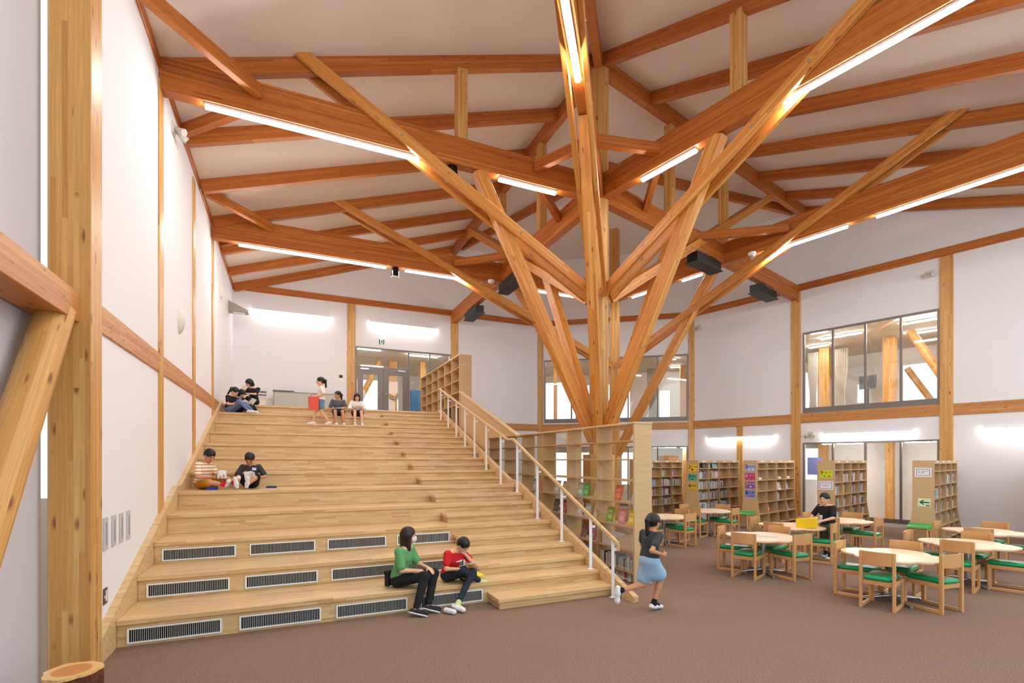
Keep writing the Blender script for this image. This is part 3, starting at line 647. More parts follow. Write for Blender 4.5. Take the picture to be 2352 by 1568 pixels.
mb = MB(); mb.box((-.05, 6.0, 4.95), (.55, 6.06, 5.5), M1); mb.build('screen', plain('screen_grey', srgb(120, 130, 140), .15), tv, Matrix())
mb = MB(); mb.box((.2, 6.02, 3.6), (.28, 6.06, 5.0), M1); mb.box((0, 5.85, 3.55), (.5, 6.2, 3.6), M1); mb.build('stand', BLACKM, tv, Matrix())
M2 = room(ea0, ea1, 0.02, 2.62, 2.3, [(-1.2, -.32, .9, 2.45)], [(.38, .7, .6), (.79, 1.56, .6), (2.64, 3.4, .6)], [(-.05, 2.0, .26), (1.97, 1.9, .22)], 'behind the lower interior window')
mb = MB(); mb.box((-.55, 1.5, .02), (-.1, 1.75, 1.3), M2); o = mb.build('cabinet', WHITEM, None, Matrix(), .005, 1); tag(o, 'white cabinet glimpsed through the lower window left of sign 9 bookcase', 'cabinet')
mb = MB(); mb.box((-.15, .8, 1.5), (.3, .82, 2.1), M2); tag(mb.build('notice_sheet', plain('notice_blue', srgb(120, 134, 196), .6), None, Matrix()), 'blue notice sheet hung inside the lower window beside sign 9 bookcase', 'notice')
M3 = room(da0, da1, 3.55, 6.55, 5.5, [(-2, .9, 4.1, 6.2), (1.4, 3.6, 4.2, 6.0), (5.1, 5.6, 4.2, 5.6)], [(5.17, 5.59, 2.0), (5.5, 6.3, 4.0), (.3, 1.0, 2.0)], [(.05, 3.0, .16), (1.1, 4.0, .3), (6.1, 4.0, .3)], 'behind the far upper window')
curtain(M3, 4.4, 4.95, 3.5, 3.6, 6.4, 'beige curtain behind the far upper window right of the tree column')
M4 = room(da0, da1, .02, 2.62, 4.2, [(-1.5, 1.6, .5, 2.4), (3.2, 4.15, .2, 2.4)], [(4.55, 5.5, .8), (5.7, 5.95, 1.2)], [(2.6, 2.6, .24), (5.9, 1.4, .2)], 'behind the far lower window')
M5 = room((DOOR[0], YB), (DOOR[1], YB), 3.55, 6.45, 7.0, [(-1.5, 1.95, 3.7, 6.1), (2.4, 2.95, 3.7, 5.2)], [(.2, 1.12, 1.2), (2.32, 3.55, 1.6)], [(2.0, 3.5, .34), (3.3, 3.2, .26)], 'behind the glazed double door')
p0, p1 = M5 @ Vector((1.35, 3.0, 6.3)), M5 @ Vector((.1, 3.0, 3.7)); mb = MB(); mb.cyl((0, 0, 0), ((p1-p0).length, 0, 0), .12, n=20)
tag(mb.build('log_brace', POST, None, frame(p0, p1-p0)), 'round log brace seen through the left leaf of the double door', 'brace')
mb = MB(); vs = []; fs = []
for j in range(7):
    for i in range(15): vs.append((2.72+.44*i/14, 2.9+.02*math.sin(i*1.9)+.02*j, 3.55+1.6*j/6))
for j in range(6):
    for i in range(14): k = j*15+i; fs.append((k, k+1, k+16, k+15))
mb.add(vs, fs, M5, 0, True); mb.box((2.73, 2.98, 3.55), (3.15, 3.25, 5.13), M5); tag(mb.build('covered_stand', BLUE, None, Matrix()), 'tall stand draped in blue cloth beyond the glass right of double door', 'stand')
mb = MB(); mb.box((1.87, 3.31, 4.72), (2.13, 3.325, 4.84), M5); pl_ = thing('room_plate', 'small dark room plate on the cedar post behind the double door', 'sign', M5 @ Vector((2.0, 3.31, 4.8)))
mb.build('plate', plain('plate_dark', srgb(70, 66, 62), .5), pl_, Matrix())
for i in range(3): mb = MB(); mb.box((1.9+.075*i, 3.30, 4.755), (1.95+.075*i, 3.31, 4.805), M5); mb.build('letter', WHITEM, pl_, Matrix())

# ------------------------------------------------------------------ fittings on walls and beams
def ex_sign(): 
    o = thing('exit_sign', 'green and white running man exit sign above the double door', 'sign', (3.13, YB-.03, 6.45))
    mb = MB(); mb.box((3.03, YB-.05, 6.36), (3.23, YB-.001, 6.55)); mb.build('case', WHITEM, o, Matrix(), .004, 1)
    g1 = emit('exit_green_lit', srgb(0, 104, 66), .9); mb = MB(); mb.box((3.035, YB-.053, 6.365), (3.072, YB-.05, 6.545)); mb.box((3.188, YB-.053, 6.365), (3.225, YB-.05, 6.545)); mb.build('edge_bars', g1, o, Matrix())
    mb = MB(); Y = YB-.052; mb.cyl((3.14, Y, 6.51), (3.14, Y-.002, 6.51), .016, n=10); mb.bar((3.14, Y, 6.49), (3.125, Y, 6.435), .003, .03); mb.bar((3.125, Y, 6.44), (3.155, Y, 6.40), .003, .016); mb.bar((3.155, Y, 6.40), (3.14, Y, 6.37), .003, .014); mb.bar((3.125, Y, 6.44), (3.10, Y, 6.39), .003, .016); mb.bar((3.14, Y, 6.485), (3.175, Y, 6.455), .003, .012); mb.bar((3.14, Y, 6.485), (3.10, Y, 6.46), .003, .012)
    mb.build('running_figure', g1, o, Matrix())
ex_sign()
def wallplate(name, y, z, w_, h, m, label, cat, t=.012, parts=()):
    o = thing(name, label, cat, (XL, y, z)); mb = MB(); mb.box((XL, y-w_/2, z-h/2), (XL+t, y+w_/2, z+h/2)); mb.build('plate', m, o, Matrix(), .003, 1)
    for nm, (dy0, dz0, dy1, dz1), m2 in parts: mb = MB(); mb.box((XL+t, y+dy0, z+dz0), (XL+t+.004, y+dy1, z+dz1)); mb.build(nm, m2, o, Matrix())
GP = plain('plate_grey', srgb(196, 192, 196), .5)
for i, y in enumerate((6.47, 6.74, 7.0, 7.27)): wallplate('control_panel', y, 1.235, .13, .34, GP, '%s of the four tall grey control plates low on the left wall, from the column' % ordn[i], 'switch', .014, [('slot', (-.008, -.12, .008, .12), plain('slot_grey', srgb(150, 146, 150), .5))])
brown = plain('brown_plate', srgb(104, 72, 54), .5)
wallplate('socket_plate', 6.32, .545, .075, .17, brown, 'narrow brown socket plate beside the column, nearer of the two', 'socket', .008, [('insert', (-.015, -.055, .02, .055), WHITEM)])
wallplate('socket_plate', 6.47, .585, .12, .17, brown, 'wider brown socket plate on the left wall, farther of the two', 'socket', .008, [('insert', (.0, -.055, .03, .055), WHITEM), ('button', (-.04, -.02, -.015, .01), WHITEM)])
def wallbox(y, z, label, big=False):
    o = thing('wall_speaker', label, 'speaker', (XL, y, z)); mb = MB(); mb.sphere((XL, y, z), (.09, .12, .22), 14, 10); mb.build('body', BEIGEP, o, Matrix())
wallbox(10.25, 4.42, 'rounded beige wall speaker in the middle of the left wall'); wallbox(15.85, 6.68, 'small beige wall speaker high at far end of left wall')
o = thing('wall_spotlight', 'wedge-shaped metal wall spotlight near the far end of left wall', 'light', (XL, 17.9, 6.8)); mb = MB(); mb.prism([(0, -.12), (0, .2), (.55, -.06), (.55, -.12)], 17.75, 18.1, Matrix(((1, 0, 0, XL), (0, 0, 1, 0), (0, 1, 0, 6.8), (0, 0, 0, 1)))); mb.build('body', plain('bronze_grey', srgb(150, 146, 134), .4, .3), o, Matrix(), .01, 1)
mb = MB(); mb.box((XL+.12, 17.82, 6.665), (XL+.45, 18.03, 6.682)); mb.build('lens', WHITEM, o, Matrix())
def camera_box(P, nrm, label):
    n = Vector(nrm).normalized(); M = frame(P, n); o = thing('twin_floodlight', label, 'light', P, 0, 'small twin spotlights on walls')
    mb = MB(); mb.box((0, -.09, -.09), (.03, .09, .09), M); mb.build('base', BEIGEP, o, Matrix(), .004, 1)
    for s in (-1, 1): mb = MB(); q = frame((.08, .06*s, -.02), (.8, .45*s, -.5)); mb.cyl((0, 0, 0), (.13, 0, 0), .035, .06, 14); mb.box((-.05, -.02, -.02), (.0, .02, .02)); mb.build('lamp_head', plain('pale_metal', srgb(206, 202, 192), .35, .2), o, M @ q)
camera_box((XL, 9.75, 7.45), (1, 0, 0), 'twin spotlight high on the left wall under the eaves beam')
wn_ = Vector(mir(0, 0))-Vector(mir(0, 1)); wn3 = (wn_.x, wn_.y, 0)
wn3 = tuple(-c for c in wn3) if Vector(wn3).dot(Vector((T.x-DB.x, T.y-DB.y, 0))) < 0 else wn3
camera_box((*mir(5.5, YB-.002), 2.87), wn3, 'twin spotlight above the lower interior window, beside the wall tube'); camera_box((*mir(9.58, YB-.002), 7.3), wn3, 'twin spotlight high on the blank wall left of the upper window'); camera_box((*mir(2.4, YB-.002), 7.36), wn3, 'twin spotlight high above the right end of the upper window')
def heater(a, r, label, dz=7.1):
    o = thing('ceiling_heater', label, 'heater', (*pol(a, r), dz), 0, 'black box units hung under beams'); M = rz(a, (*pol(a, r), dz))
    mb = MB(); mb.box((-.6, -.15, .02), (.6, .15, .26), M); mb.build('casing', BLACKM, o, Matrix(), .004, 1)
    mb = MB(); mb.box((-.63, -.19, 0), (.63, .19, .02), M); mb.build('grille', plain('dark_grille', srgb(44, 46, 48), .5), o, Matrix())
    for x in (-.5, 0, .5): mb = MB(); mb.cyl((x, -.12, .26), (x, -.12, .37), .006, n=6); mb.cyl((x, .12, .26), (x, .12, .37), .006, n=6); mb.build('hanger', STEEL, o, M)
heater(90, 7.85, 'black box heater hung near the post beside the double door'); heater(90, 4.6, 'black box heater half hidden behind the tree branches'); heater(AN['F'], 4.25, 'black box heater hung right of the mast, nearer one', 7.12); heater(AN['F'], 7.75, 'black box heater hung near the post left of upper window', 7.08)
def canspeaker(x, y, z, label):
    o = thing('can_speaker', label, 'speaker', (x, y, z), 0, 'black can speakers'); mb = MB(); mb.cyl((x, y, z), (x, y, z-.26), .1, .115, 24); mb.build('can', plain('gloss_black', srgb(14, 14, 15), .15), o, Matrix())
    mb = MB(); mb.cyl((x, y, z-.26), (x, y, z-.275), .118, n=24); mb.build('rim', WHITEM, o, Matrix())
canspeaker(2.7, 14.13, 7.42, 'black can speaker between the two tubes of the farther left tie beam'); canspeaker(2.75, 8.92, 7.47, 'black can speaker under the nearest left tie beam, behind the branch')
for (p, lb) in (((5.55, 14.0, 7.40), 'white dome detector near the left beam junction'), ((*mir(5.3, 13.95, AXM), 7.40), 'white dome detector near the right beam junction')):
    mb = MB(); mb.sphere((p[0], p[1], p[2]), (.09, .09, .05)); mb.cyl((p[0], p[1], p[2]), (p[0], p[1], p[2]+.05), .1, n=18); tag(mb.build('detector', WHITEM, None, Matrix()), lb, 'detector')
# whiteboard, posters, small plates on the back wall
o = thing('whiteboard', 'low grey whiteboard on wheels against the back wall of upper floor', 'board', (.2, 18.7, ZP))
mb = MB(); mb.box((-.5, 18.72, 3.75), (1.55, 18.76, 4.33)); mb.build('panel', plain('board_grey', srgb(186, 182, 176), .3), o, Matrix())
mb = MB()
for bx in (((-.53, 18.70, 4.33), (1.58, 18.78, 4.36)), ((-.53, 18.70, 3.72), (1.58, 18.78, 3.75)), ((-.53, 18.7, 3.72), (-.5, 18.78, 4.36)), ((1.55, 18.7, 3.72), (1.58, 18.78, 4.36)), ((-.5, 18.6, ZP), (-.46, 18.85, 3.72)), ((1.5, 18.6, ZP), (1.54, 18.85, 3.72))): mb.box(*bx)
mb.build('frame', plain('board_frame', srgb(150, 142, 130), .4, .3), o, Matrix())
mb = MB(); mb.box((-.55, 18.66, 4.36), (.12, 18.76, 4.39)); mb.build('tray', plain('tray_brown', srgb(96, 86, 74), .5), o, Matrix())
o = thing('poster', 'printed poster sheet on the back wall beside the whiteboard', 'poster', (-.8, YB-.004, 4.2))
mb = MB(); mb.box((-1.15, YB-.006, 4.14), (-.72, YB-.001, 4.48)); mb.build('sheet', plain('poster_white', srgb(226, 220, 222), .6), o, Matrix())
mb = MB(); mb.prism([(-1.05, 4.32), (-.95, 4.38), (-.76, 4.38), (-.76, 4.32)], -YB+.0065, -YB+.007, Matrix(((1, 0, 0, 0), (0, 0, -1, 0), (0, 1, 0, 0), (0, 0, 0, 1)))); mb.box((-1.08, YB-.0075, 4.22), (-.76, YB-.006, 4.27)); mb.build('printed_picture', plain('poster_purple', srgb(110, 96, 120), .6), o, Matrix())
mb = MB(); mb.box((-1.1, 18.9, ZP), (-.72, 18.93, 4.1)); o = mb.build('notice_board', plain('cork', srgb(222, 206, 182), .7), None, Matrix()); tag(o, 'small cork notice board leaning under the poster', 'board')
mb = MB(); mb.box((-.98, 18.885, 3.7), (-.78, 18.9, 4.02)); tag(mb.build('paper_sheet', plain('paper', srgb(236, 230, 222), .6), None, Matrix()), 'white sheet pinned on the small cork board', 'paper')
mb = MB(); mb.box((-1.5, YB-.012, 3.9), (-1.18, YB-.001, 4.55)); tag(mb.build('picture_poster', plain('poster_tan', srgb(228, 206, 190), .6), None, Matrix()), 'tan poster behind the reading boy at the back wall', 'poster')
for (z, m, lb) in ((5.06, BLACKM, 'small black wall sensor left of the double door post'), (4.94, WHITEM, 'small white wall switch under the black sensor')):
    mb = MB(); mb.box((1.62, YB-.02, z-.05), (1.74, YB-.001, z+.05)); tag(mb.build('wall_switch', m, None, Matrix(), .004, 1), lb, 'switch')
# log stump stool
o = thing('log_stool', 'log stump stool with bark sides at the bottom left corner', 'stool', (-1.5, 4.76, 0))
mb = MB(); nn = 48; pr = []
random.seed(3)
for i in range(nn): a = 2*math.pi*i/nn; pr.append((.172*(1+.05*math.sin(3*a+1)+.035*math.sin(7*a)+.02*math.sin(13*a))*math.cos(a), .172*(1+.05*math.sin(3*a+1)+.035*math.sin(7*a)+.02*math.sin(13*a))*math.sin(a)))
BARK = wood('bark', [srgb(92, 48, 28), srgb(124, 66, 40), srgb(78, 38, 22)], lam=(.6, .03, .03), rough=.8, knots=.3, grain=.6, lines=0)
mb.prism(pr, 0, .405, rz(0, (-1.5, 4.76, 0)), 0, True); mb.build('bark', BARK, o, Matrix())
m, nt, p = newmat('log_end'); tc = nt.nodes.new('ShaderNodeTexCoord'); wv = nt.nodes.new('ShaderNodeTexWave'); wv.wave_type = 'RINGS'; wv.rings_direction = 'Z'; wv.inputs['Scale'].default_value = 22; wv.inputs['Distortion'].default_value = 1.5
nt.links.new(tc.outputs['Object'], wv.inputs[0]); ln = nt.nodes.new('ShaderNodeVectorMath'); ln.operation = 'LENGTH'; sep = nt.nodes.new('ShaderNodeSeparateXYZ'); cmb = nt.nodes.new('ShaderNodeCombineXYZ'); nt.links.new(tc.outputs['Object'], sep.inputs[0]); nt.links.new(sep.outputs[0], cmb.inputs[0]); nt.links.new(sep.outputs[1], cmb.inputs[1]); nt.links.new(cmb.outputs[0], ln.inputs[0])
gt = nt.nodes.new('ShaderNodeMath'); gt.operation = 'GREATER_THAN'; gt.inputs[1].default_value = .12; nt.links.new(ln.outputs['Value'], gt.inputs[0])
mx = nt.nodes.new('ShaderNodeMixRGB'); mx.inputs[1].default_value = srgb(206, 140, 84); mx.inputs[2].default_value = srgb(232, 186, 122); nt.links.new(gt.outputs[0], mx.inputs[0])
m2 = nt.nodes.new('ShaderNodeMixRGB'); m2.blend_type = 'MULTIPLY'; m2.inputs[0].default_value = .14; nt.links.new(mx.outputs[0], m2.inputs[1]); nt.links.new(wv.outputs[0], m2.inputs[2]); nt.links.new(m2.outputs[0], p.inputs['Base Color']); p.inputs['Roughness'].default_value = .4
mb = MB(); mb.prism([(x*1.01, y*1.01) for x, y in pr], 0, .02); mb.build('cut_top', m, o, Matrix.Translation((-1.5, 4.76, .405)))

# ------------------------------------------------------------------ tables, chairs, stools
def chair_proto():
    r = thing('reading_chair', 'x', 'chair', (0, 0, 0), 0, 'wooden chairs with green vinyl seats')
    W2, D2 = .185, .23           # faces +x; back posts at -x
    for s in (-1, 1):
        mb = MB(); y = s*W2; t = .018
        mb.box((-D2-.022, y-t, 0), (-D2+.022, y+t, .775)); mb.box((-D2+.022, y-t, 0), (D2+.02, y+t, .045)); mb.box((D2-.025, y-t, .045), (D2+.02, y+t, .385))
        mb.box((-D2+.022, y-t+.004, .33), (D2-.025, y+t-.004, .385)); mb.build('side_frame', CHAIRW, r, Matrix(), .006, 2)
    for xa in (D2-.03, -D2): mb = MB(); mb.box((xa, -W2+.018, .325), (xa+.024, W2-.018, .385)); mb.build('cross_rail', CHAIRW, r, Matrix(), .003, 1)
    mb = MB(); n = 10; o_, i_ = [], []
    for i in range(n+1):
        y = -W2-.01+(2*W2+.02)*i/n; c = .035*(1-(y/(W2+.01))**2); o_.append((-D2-.006-c, y)); i_.append((-D2+.012-c, y))
    mb.prism(i_+o_[::-1], .60, .775); mb.build('backrest', CHAIRW, r, Matrix(), .004, 2)
    # cushion: rounded slab
    mb = MB(); nx = 10; prof = []
    def ss(t): return math.copysign(abs(t)**.28, t)
    rings = [(.90, .385), (1.0, .398), (1.0, .425), (.95, .44), (.7, .448), (.35, .451)]
    vs = []; fs = []; m_ = 40
    for k, z in rings: vs += [(.012+(D2+.028)*k*ss(math.cos(2*math.pi*i/m_)), (W2-.019)*1.0*k*ss(math.sin(2*math.pi*i/m_)), z) for i in range(m_)]
    for j in range(len(rings)-1):
        for i in range(m_): fs.append((j*m_+i, j*m_+(i+1) % m_, (j+1)*m_+(i+1) % m_, (j+1)*m_+i))
    fs += [tuple(range(m_-1, -1, -1))]; fs.append(tuple(range((len(rings)-1)*m_, len(rings)*m_)))
    mb.add(vs, fs, None, 0, True); mb.build('seat', GREENM, r, Matrix())
    return r
chair0 = chair_proto(); ch_used = [False]
def chair(x, y, a, label):
    if not ch_used[0]:
        ch_used[0] = True; chair0.matrix_basis = rz(a, (x, y, 0)); chair0['label'] = label; return chair0
    return dup(chair0, (x, y, 0), a, label)
def table_proto():
    r = thing('reading_table', 'x', 'table', (0, 0, 0), 0, 'clover-shaped reading tables')
    pl = []
    for i in range(120):
        t = 2*math.pi*i/120; l = abs(math.cos(2*t)); pl.append((.63*(.80+.20*l**.8)*math.cos(t), .63*(.80+.20*l**.8)*math.sin(t)))
    mb = MB(); mb.prism(pl, .632, .655, None, 0, True); mb.build('tabletop', TABLEW, r, Matrix(), .005, 2)
    mb = MB(); mb.prism([(x*.985, y*.985) for x, y in pl], .618, .632); mb.build('edge_ply', CHAIRW, r, Matrix())
    mb = MB(); mb.cyl((0, 0, .05), (0, 0, .62), .042, n=24); mb.cyl((0, 0, .6), (0, 0, .618), .2, n=24); mb.build('pedestal', STEEL, r, Matrix())
    mb = MB()
    for k in range(4):
        a = math.pi/4+k*math.pi/2; d = Vector((math.cos(a), math.sin(a), 0)); mb.tube([d*.03+Vector((0, 0, .07)), d*.2+Vector((0, 0, .055)), d*.42+Vector((0, 0, .028))], [.032, .028, .018], 8); mb.cyl((d.x*.41, d.y*.41, 0), (d.x*.41, d.y*.41, .03), .02, n=10)
    mb.build('star_base', STEEL, r, Matrix()); return r
tab0 = table_proto(); tb_used = [False]
def table(x, y, a, label):
    if not tb_used[0]: tb_used[0] = True; tab0.matrix_basis = rz(a, (x, y, 0)); tab0['label'] = label; return tab0
    return dup(tab0, (x, y, 0), a, label)
AF = AN['F']
TB = [((7.86, 4.28), 14, 'front right clover-shaped table, nearest to the camera', 'nearest table', 'SNWE'),
      ((7.66, 6.25), 18, 'clover-shaped table with a yellow sheet and a booklet on it', 'table with the yellow sheet', 'SNWE'),
      ((10.03, 4.36), 14, 'clover-shaped table at the right edge, behind the nearest table', 'table behind the nearest one', 'SNWE'),
      ((12.08, 4.98), 14, 'farthest right clover-shaped table before the blank wall', 'table before the blank wall', 'SNWE'),
      ((9.44, 7.03), 14, 'clover-shaped table at which the boy in black stands', 'table of the standing boy', 'SNWE'),
      ((11.36, 7.24), 14, 'clover-shaped table just right of the standing boy', 'table right of standing boy', 'SNWE'),
      ((10.3, 10.1), 14, 'clover-shaped table in front of bookcase with signs 2 to 4', 'table before signs 2 to 4', 'SNWE'),
      ((8.25, 9.5), 14, 'clover-shaped table behind the running girl', 'table behind running girl', 'SNWE')]
side = {'W': ('front left', 180), 'S': ('front right', -90), 'N': ('back left', 90), 'E': ('back right', 0)}
random.seed(11)
SKIP = set()
OVR = {(0, 'W'): (7.40, 4.16, 17), (0, 'S'): (7.93, 3.83, 83), (0, 'N'): (7.70, 4.66, -74), (0, 'E'): (8.32, 4.40, 196),
       (1, 'W'): (7.21, 6.17, 22), (1, 'S'): (7.80, 5.82, 86), (1, 'N'): (7.45, 6.68, -62), (1, 'E'): (8.12, 6.42, 190)}
for i, ((x, y), a, lb, short, ss_) in enumerate(TB):
    table(x, y, a, lb)
    for s in ss_:
        nm, off = side[s]; t = math.radians(a+off)
        if (i, s) in OVR: cx, cy, ca = OVR[(i, s)]
        else: r_ = .5+random.uniform(-.02, .05); cx, cy, ca = x+r_*math.cos(t), y+r_*math.sin(t), a+off+180+random.uniform(-8, 8)
        chair(cx, cy, ca, 'green-seated wooden chair at the %s of %s' % (nm, short))
# stools built at the bookcase ends
def stool(case, label):
    M = CASES[case]; r = thing('end_stool', label, 'stool', M @ Vector((-.42, 0, 0)), 15.5, 'green stools at bookcase ends')
    mb = MB(); mb.prism([(-.62, -.2), (-.2, -.24), (-.2, .24), (-.62, .2)], .405, .445, M); mb.prism([(-.25, -.24), (-.2, -.24), (-.2, .24), (-.25, .24)], .445, .50, M); mb.build('seat', LGREEN, r, Matrix(), .018, 3)
    mb = MB(); mb.box((-.58, -.19, .345), (-.22, .19, .405), M); mb.build('apron', CHAIRW, r, Matrix(), .004, 1)
    for sx in (-.56, -.25):
        for sy in (-.17, .17): mb = MB(); mb.bar((sx-.02*(1 if sx < -.4 else -1), sy*1.15, 0), (sx, sy, .36), .045, .045); mb.build('leg', CHAIRW, r, M, .004, 1)
for c_, l_ in (('S2', 'light green stool at the end of bookcase with signs 2 to 4'), ('S3', 'light green stool under the signs 5 to 8'), ('S5', 'light green stool in front of the green arrow sign'), ('S6', 'light green stool at the right edge of the photo')): stool(c_, l_)

# ------------------------------------------------------------------ people: one blended skin surface each, clothes and hair as parts
def V(*a): return np.array(a, float)
def unit(v): v = np.asarray(v, float); return v/np.linalg.norm(v)
def sdf_mesh(prims, vox, planes=()):
    lo = np.min([p['lo'] for p in prims if not p.get('sub')], axis=0)-3*vox; hi = np.max([p['hi'] for p in prims if not p.get('sub')], axis=0)+3*vox
    n = np.ceil((hi-lo)/vox).astype(int)+1; f = np.full(n, .2)
    ax = [lo[i]+vox*np.arange(n[i]) for i in range(3)]
    for p in prims:
        m = p['k']+3*vox; a = np.clip(np.floor((p['lo']-m-lo)/vox).astype(int), 0, n-1); b = np.clip(np.ceil((p['hi']+m-lo)/vox).astype(int)+1, 1, n)
        sl = tuple(slice(a[i], b[i]) for i in range(3))
        X, Y, Z = np.meshgrid(*[ax[i][sl[i]] for i in range(3)], indexing='ij'); q = np.stack([X, Y, Z], -1)
        if p['t'] == 'cap':
            d = p['b']-p['a']; L2 = max(d @ d, 1e-9); t = np.clip(((q-p['a']) @ d)/L2, 0, 1)
            dist = np.linalg.norm(q-p['a']-t[..., None]*d, axis=-1)-(p['r0']+(p['r1']-p['r0'])*t)
        else:
            w_ = (q-p['c']) @ p['R']; u = w_/p['r']; l = np.linalg.norm(u, axis=-1); g = np.linalg.norm(u/p['r'], axis=-1)+1e-9; dist = l*(l-1)/g
        g = f[sl]
        if p.get('sub'): f[sl] = np.maximum(g, -dist); continue
        k = p['k']
        if k > 0: h = np.maximum(k-np.abs(g-dist), 0)/k; f[sl] = np.minimum(g, dist)-h*h*k/4
        else: f[sl] = np.minimum(g, dist)
    if planes:
        X, Y, Z = np.meshgrid(*ax, indexing='ij')
        for (pt, nr) in planes: f = np.maximum(f, (X-pt[0])*nr[0]+(Y-pt[1])*nr[1]+(Z-pt[2])*nr[2])
    s = f < 0; c = [f[i:n[0]-1+i, j:n[1]-1+j, k:n[2]-1+k] for i in (0, 1) for j in (0, 1) for k in (0, 1)]; cs = [x < 0 for x in c]
    tot = sum(x.astype(int) for x in cs); act = (tot > 0) & (tot < 8); idx = -np.ones(act.shape, int); idx[act] = np.arange(act.sum())
    off = [(i, j, k) for i in (0, 1) for j in (0, 1) for k in (0, 1)]; acc = np.zeros((act.sum(), 3)); cnt = np.zeros(act.sum()); cv = [x[act] for x in c]
    for a in range(8):
        for b in range(a+1, 8):
            if sum(abs(off[a][i]-off[b][i]) for i in range(3)) != 1: continue
            m = (cv[a] < 0) != (cv[b] < 0); t = np.where(m, cv[a]/(cv[a]-cv[b]+1e-12), 0)
            pos = np.array(off[a])+t[:, None]*(np.array(off[b])-np.array(off[a])); acc += np.where(m[:, None], pos, 0); cnt += m
    base = np.argwhere(act); vs = lo+vox*(base+acc/cnt[:, None]); fs = []
    for d in range(3):
        u, w_ = (d+1) % 3, (d+2) % 3
        sl0 = [slice(None)]*3; sl1 = [slice(None)]*3; sl0[d] = slice(0, n[d]-1); sl1[d] = slice(1, n[d])
        cr = s[tuple(sl0)] != s[tuple(sl1)]; inside = s[tuple(sl0)]
        for e in np.argwhere(cr):
            if e[u] < 1 or e[w_] < 1 or e[u] >= n[u]-1 or e[w_] >= n[w_]-1: continue
            q = []
            for du, dw in ((-1, -1), (0, -1), (0, 0), (-1, 0)): g = e.copy(); g[u] += du; g[w_] += dw; q.append(idx[tuple(g)])
            if min(q) < 0: continue
            fs.append(q if inside[tuple(e)] else q[::-1])
    return vs, fs
def cap(a, b, r0, r1=None, k=.02, **kw):
    r1 = r0 if r1 is None else r1; a, b = V(*a), V(*b); r = max(r0, r1); return dict(t='cap', a=a, b=b, r0=r0, r1=r1, k=k, lo=np.minimum(a, b)-r, hi=np.maximum(a, b)+r, **kw)
def ell(c, r, R=None, k=.02, **kw):
    R = np.eye(3) if R is None else R; c = V(*c); e = np.sqrt(((R*np.array(r))**2).sum(1)); return dict(t='ell', c=c, r=np.array(r, float), R=R, k=k, lo=c-e, hi=c+e, **kw)
def blob(name, prims, vox, mat, parent, planes=(), smooth=2):
    vs, fs = sdf_mesh(prims, vox, planes); mb = MB(); mb.add([tuple(v) for v in vs], [tuple(f) for f in fs], None, 0, True); o = mb.build(name, mat, parent, Matrix())
    if smooth: m = o.modifiers.new('s', 'SMOOTH'); m.iterations = smooth; m.factor = .5
    return o
SKIN = plain('skin', srgb(222, 172, 142), .55); SKIN2 = plain('skin_tan', srgb(196, 138, 104), .55); HAIR = plain('black_hair', srgb(24, 19, 18), .45); HAIRB = plain('brown_hair', srgb(40, 24, 20), .45)
EYEM = plain('eye_dark', srgb(30, 22, 20), .3); LIP = plain('lip', srgb(186, 110, 96), .5)
def cloth(name, c, rough=.85): return plain(name, srgb(*c), rough, bump=.2, bscale=300)
def stripes(name, c1, c2, per, axis=2):
    m, nt, p = newmat(name); tc = nt.nodes.new('ShaderNodeTexCoord'); sp = nt.nodes.new('ShaderNodeSeparateXYZ'); nt.links.new(tc.outputs['Object'], sp.inputs[0])
    a = nt.nodes.new('ShaderNodeMath'); a.operation = 'MULTIPLY'; a.inputs[1].default_value = 1/per; nt.links.new(sp.outputs[axis], a.inputs[0])
    b = nt.nodes.new('ShaderNodeMath'); b.operation = 'FRACT'; nt.links.new(a.outputs[0], b.inputs[0]); c = nt.nodes.new('ShaderNodeMath'); c.operation = 'LESS_THAN'; c.inputs[1].default_value = .34; nt.links.new(b.outputs[0], c.inputs[0])
    x = nt.nodes.new('ShaderNodeMixRGB'); x.inputs[1].default_value = srgb(*c1); x.inputs[2].default_value = srgb(*c2); nt.links.new(c.outputs[0], x.inputs[0]); nt.links.new(x.outputs[0], p.inputs['Base Color']); p.inputs['Roughness'].default_value = .85; return m
def basis(F, U):
    F = unit(F); U = V(*U); U = unit(U-F*(U @ F)); S = np.cross(F, U); return F, U, S    # S = the figure's right
def hand(wr, d, pn, s, thumb, curl=.4, k=.006):
    """wrist, direction of the fingers, palm normal (the way fingers curl), thumb side vector"""
    d = unit(d); pn = V(*pn); pn = unit(pn-d*(pn @ d)); sd = np.cross(d, pn); sd = sd if sd @ V(*thumb) > 0 else -sd; wr = V(*wr); out = []
    pc = wr+d*.045*s; R = np.stack([d, sd, pn], 1); out.append(ell(pc, (.05*s, .04*s, .016*s), R, .012)); L = (.072, .08, .075, .06)
    for i in range(4):
        b = wr+d*.085*s+sd*(.027-.018*i)*s; c1 = curl*(.7+.12*i); d1 = unit(d*math.cos(c1)+pn*math.sin(c1)); d2 = unit(d*math.cos(2.1*c1)+pn*math.sin(2.1*c1)); r = .0092*s
        m = b+d1*L[i]*.52*s; out += [cap(b-d*.02*s, m, r, r*.95, k), cap(m, m+d2*L[i]*.5*s, r*.95, r*.75, .003)]
    t0 = wr+d*.03*s+sd*.028*s; t1 = t0+(d*.5+sd*.7+pn*.25)*.04*s; out += [cap(t0, t1, .011*s, .0095*s, k), cap(t1, t1+unit(d*.9+sd*.15+pn*.35)*.034*s, .0095*s, .008*s, .003)]
    return out
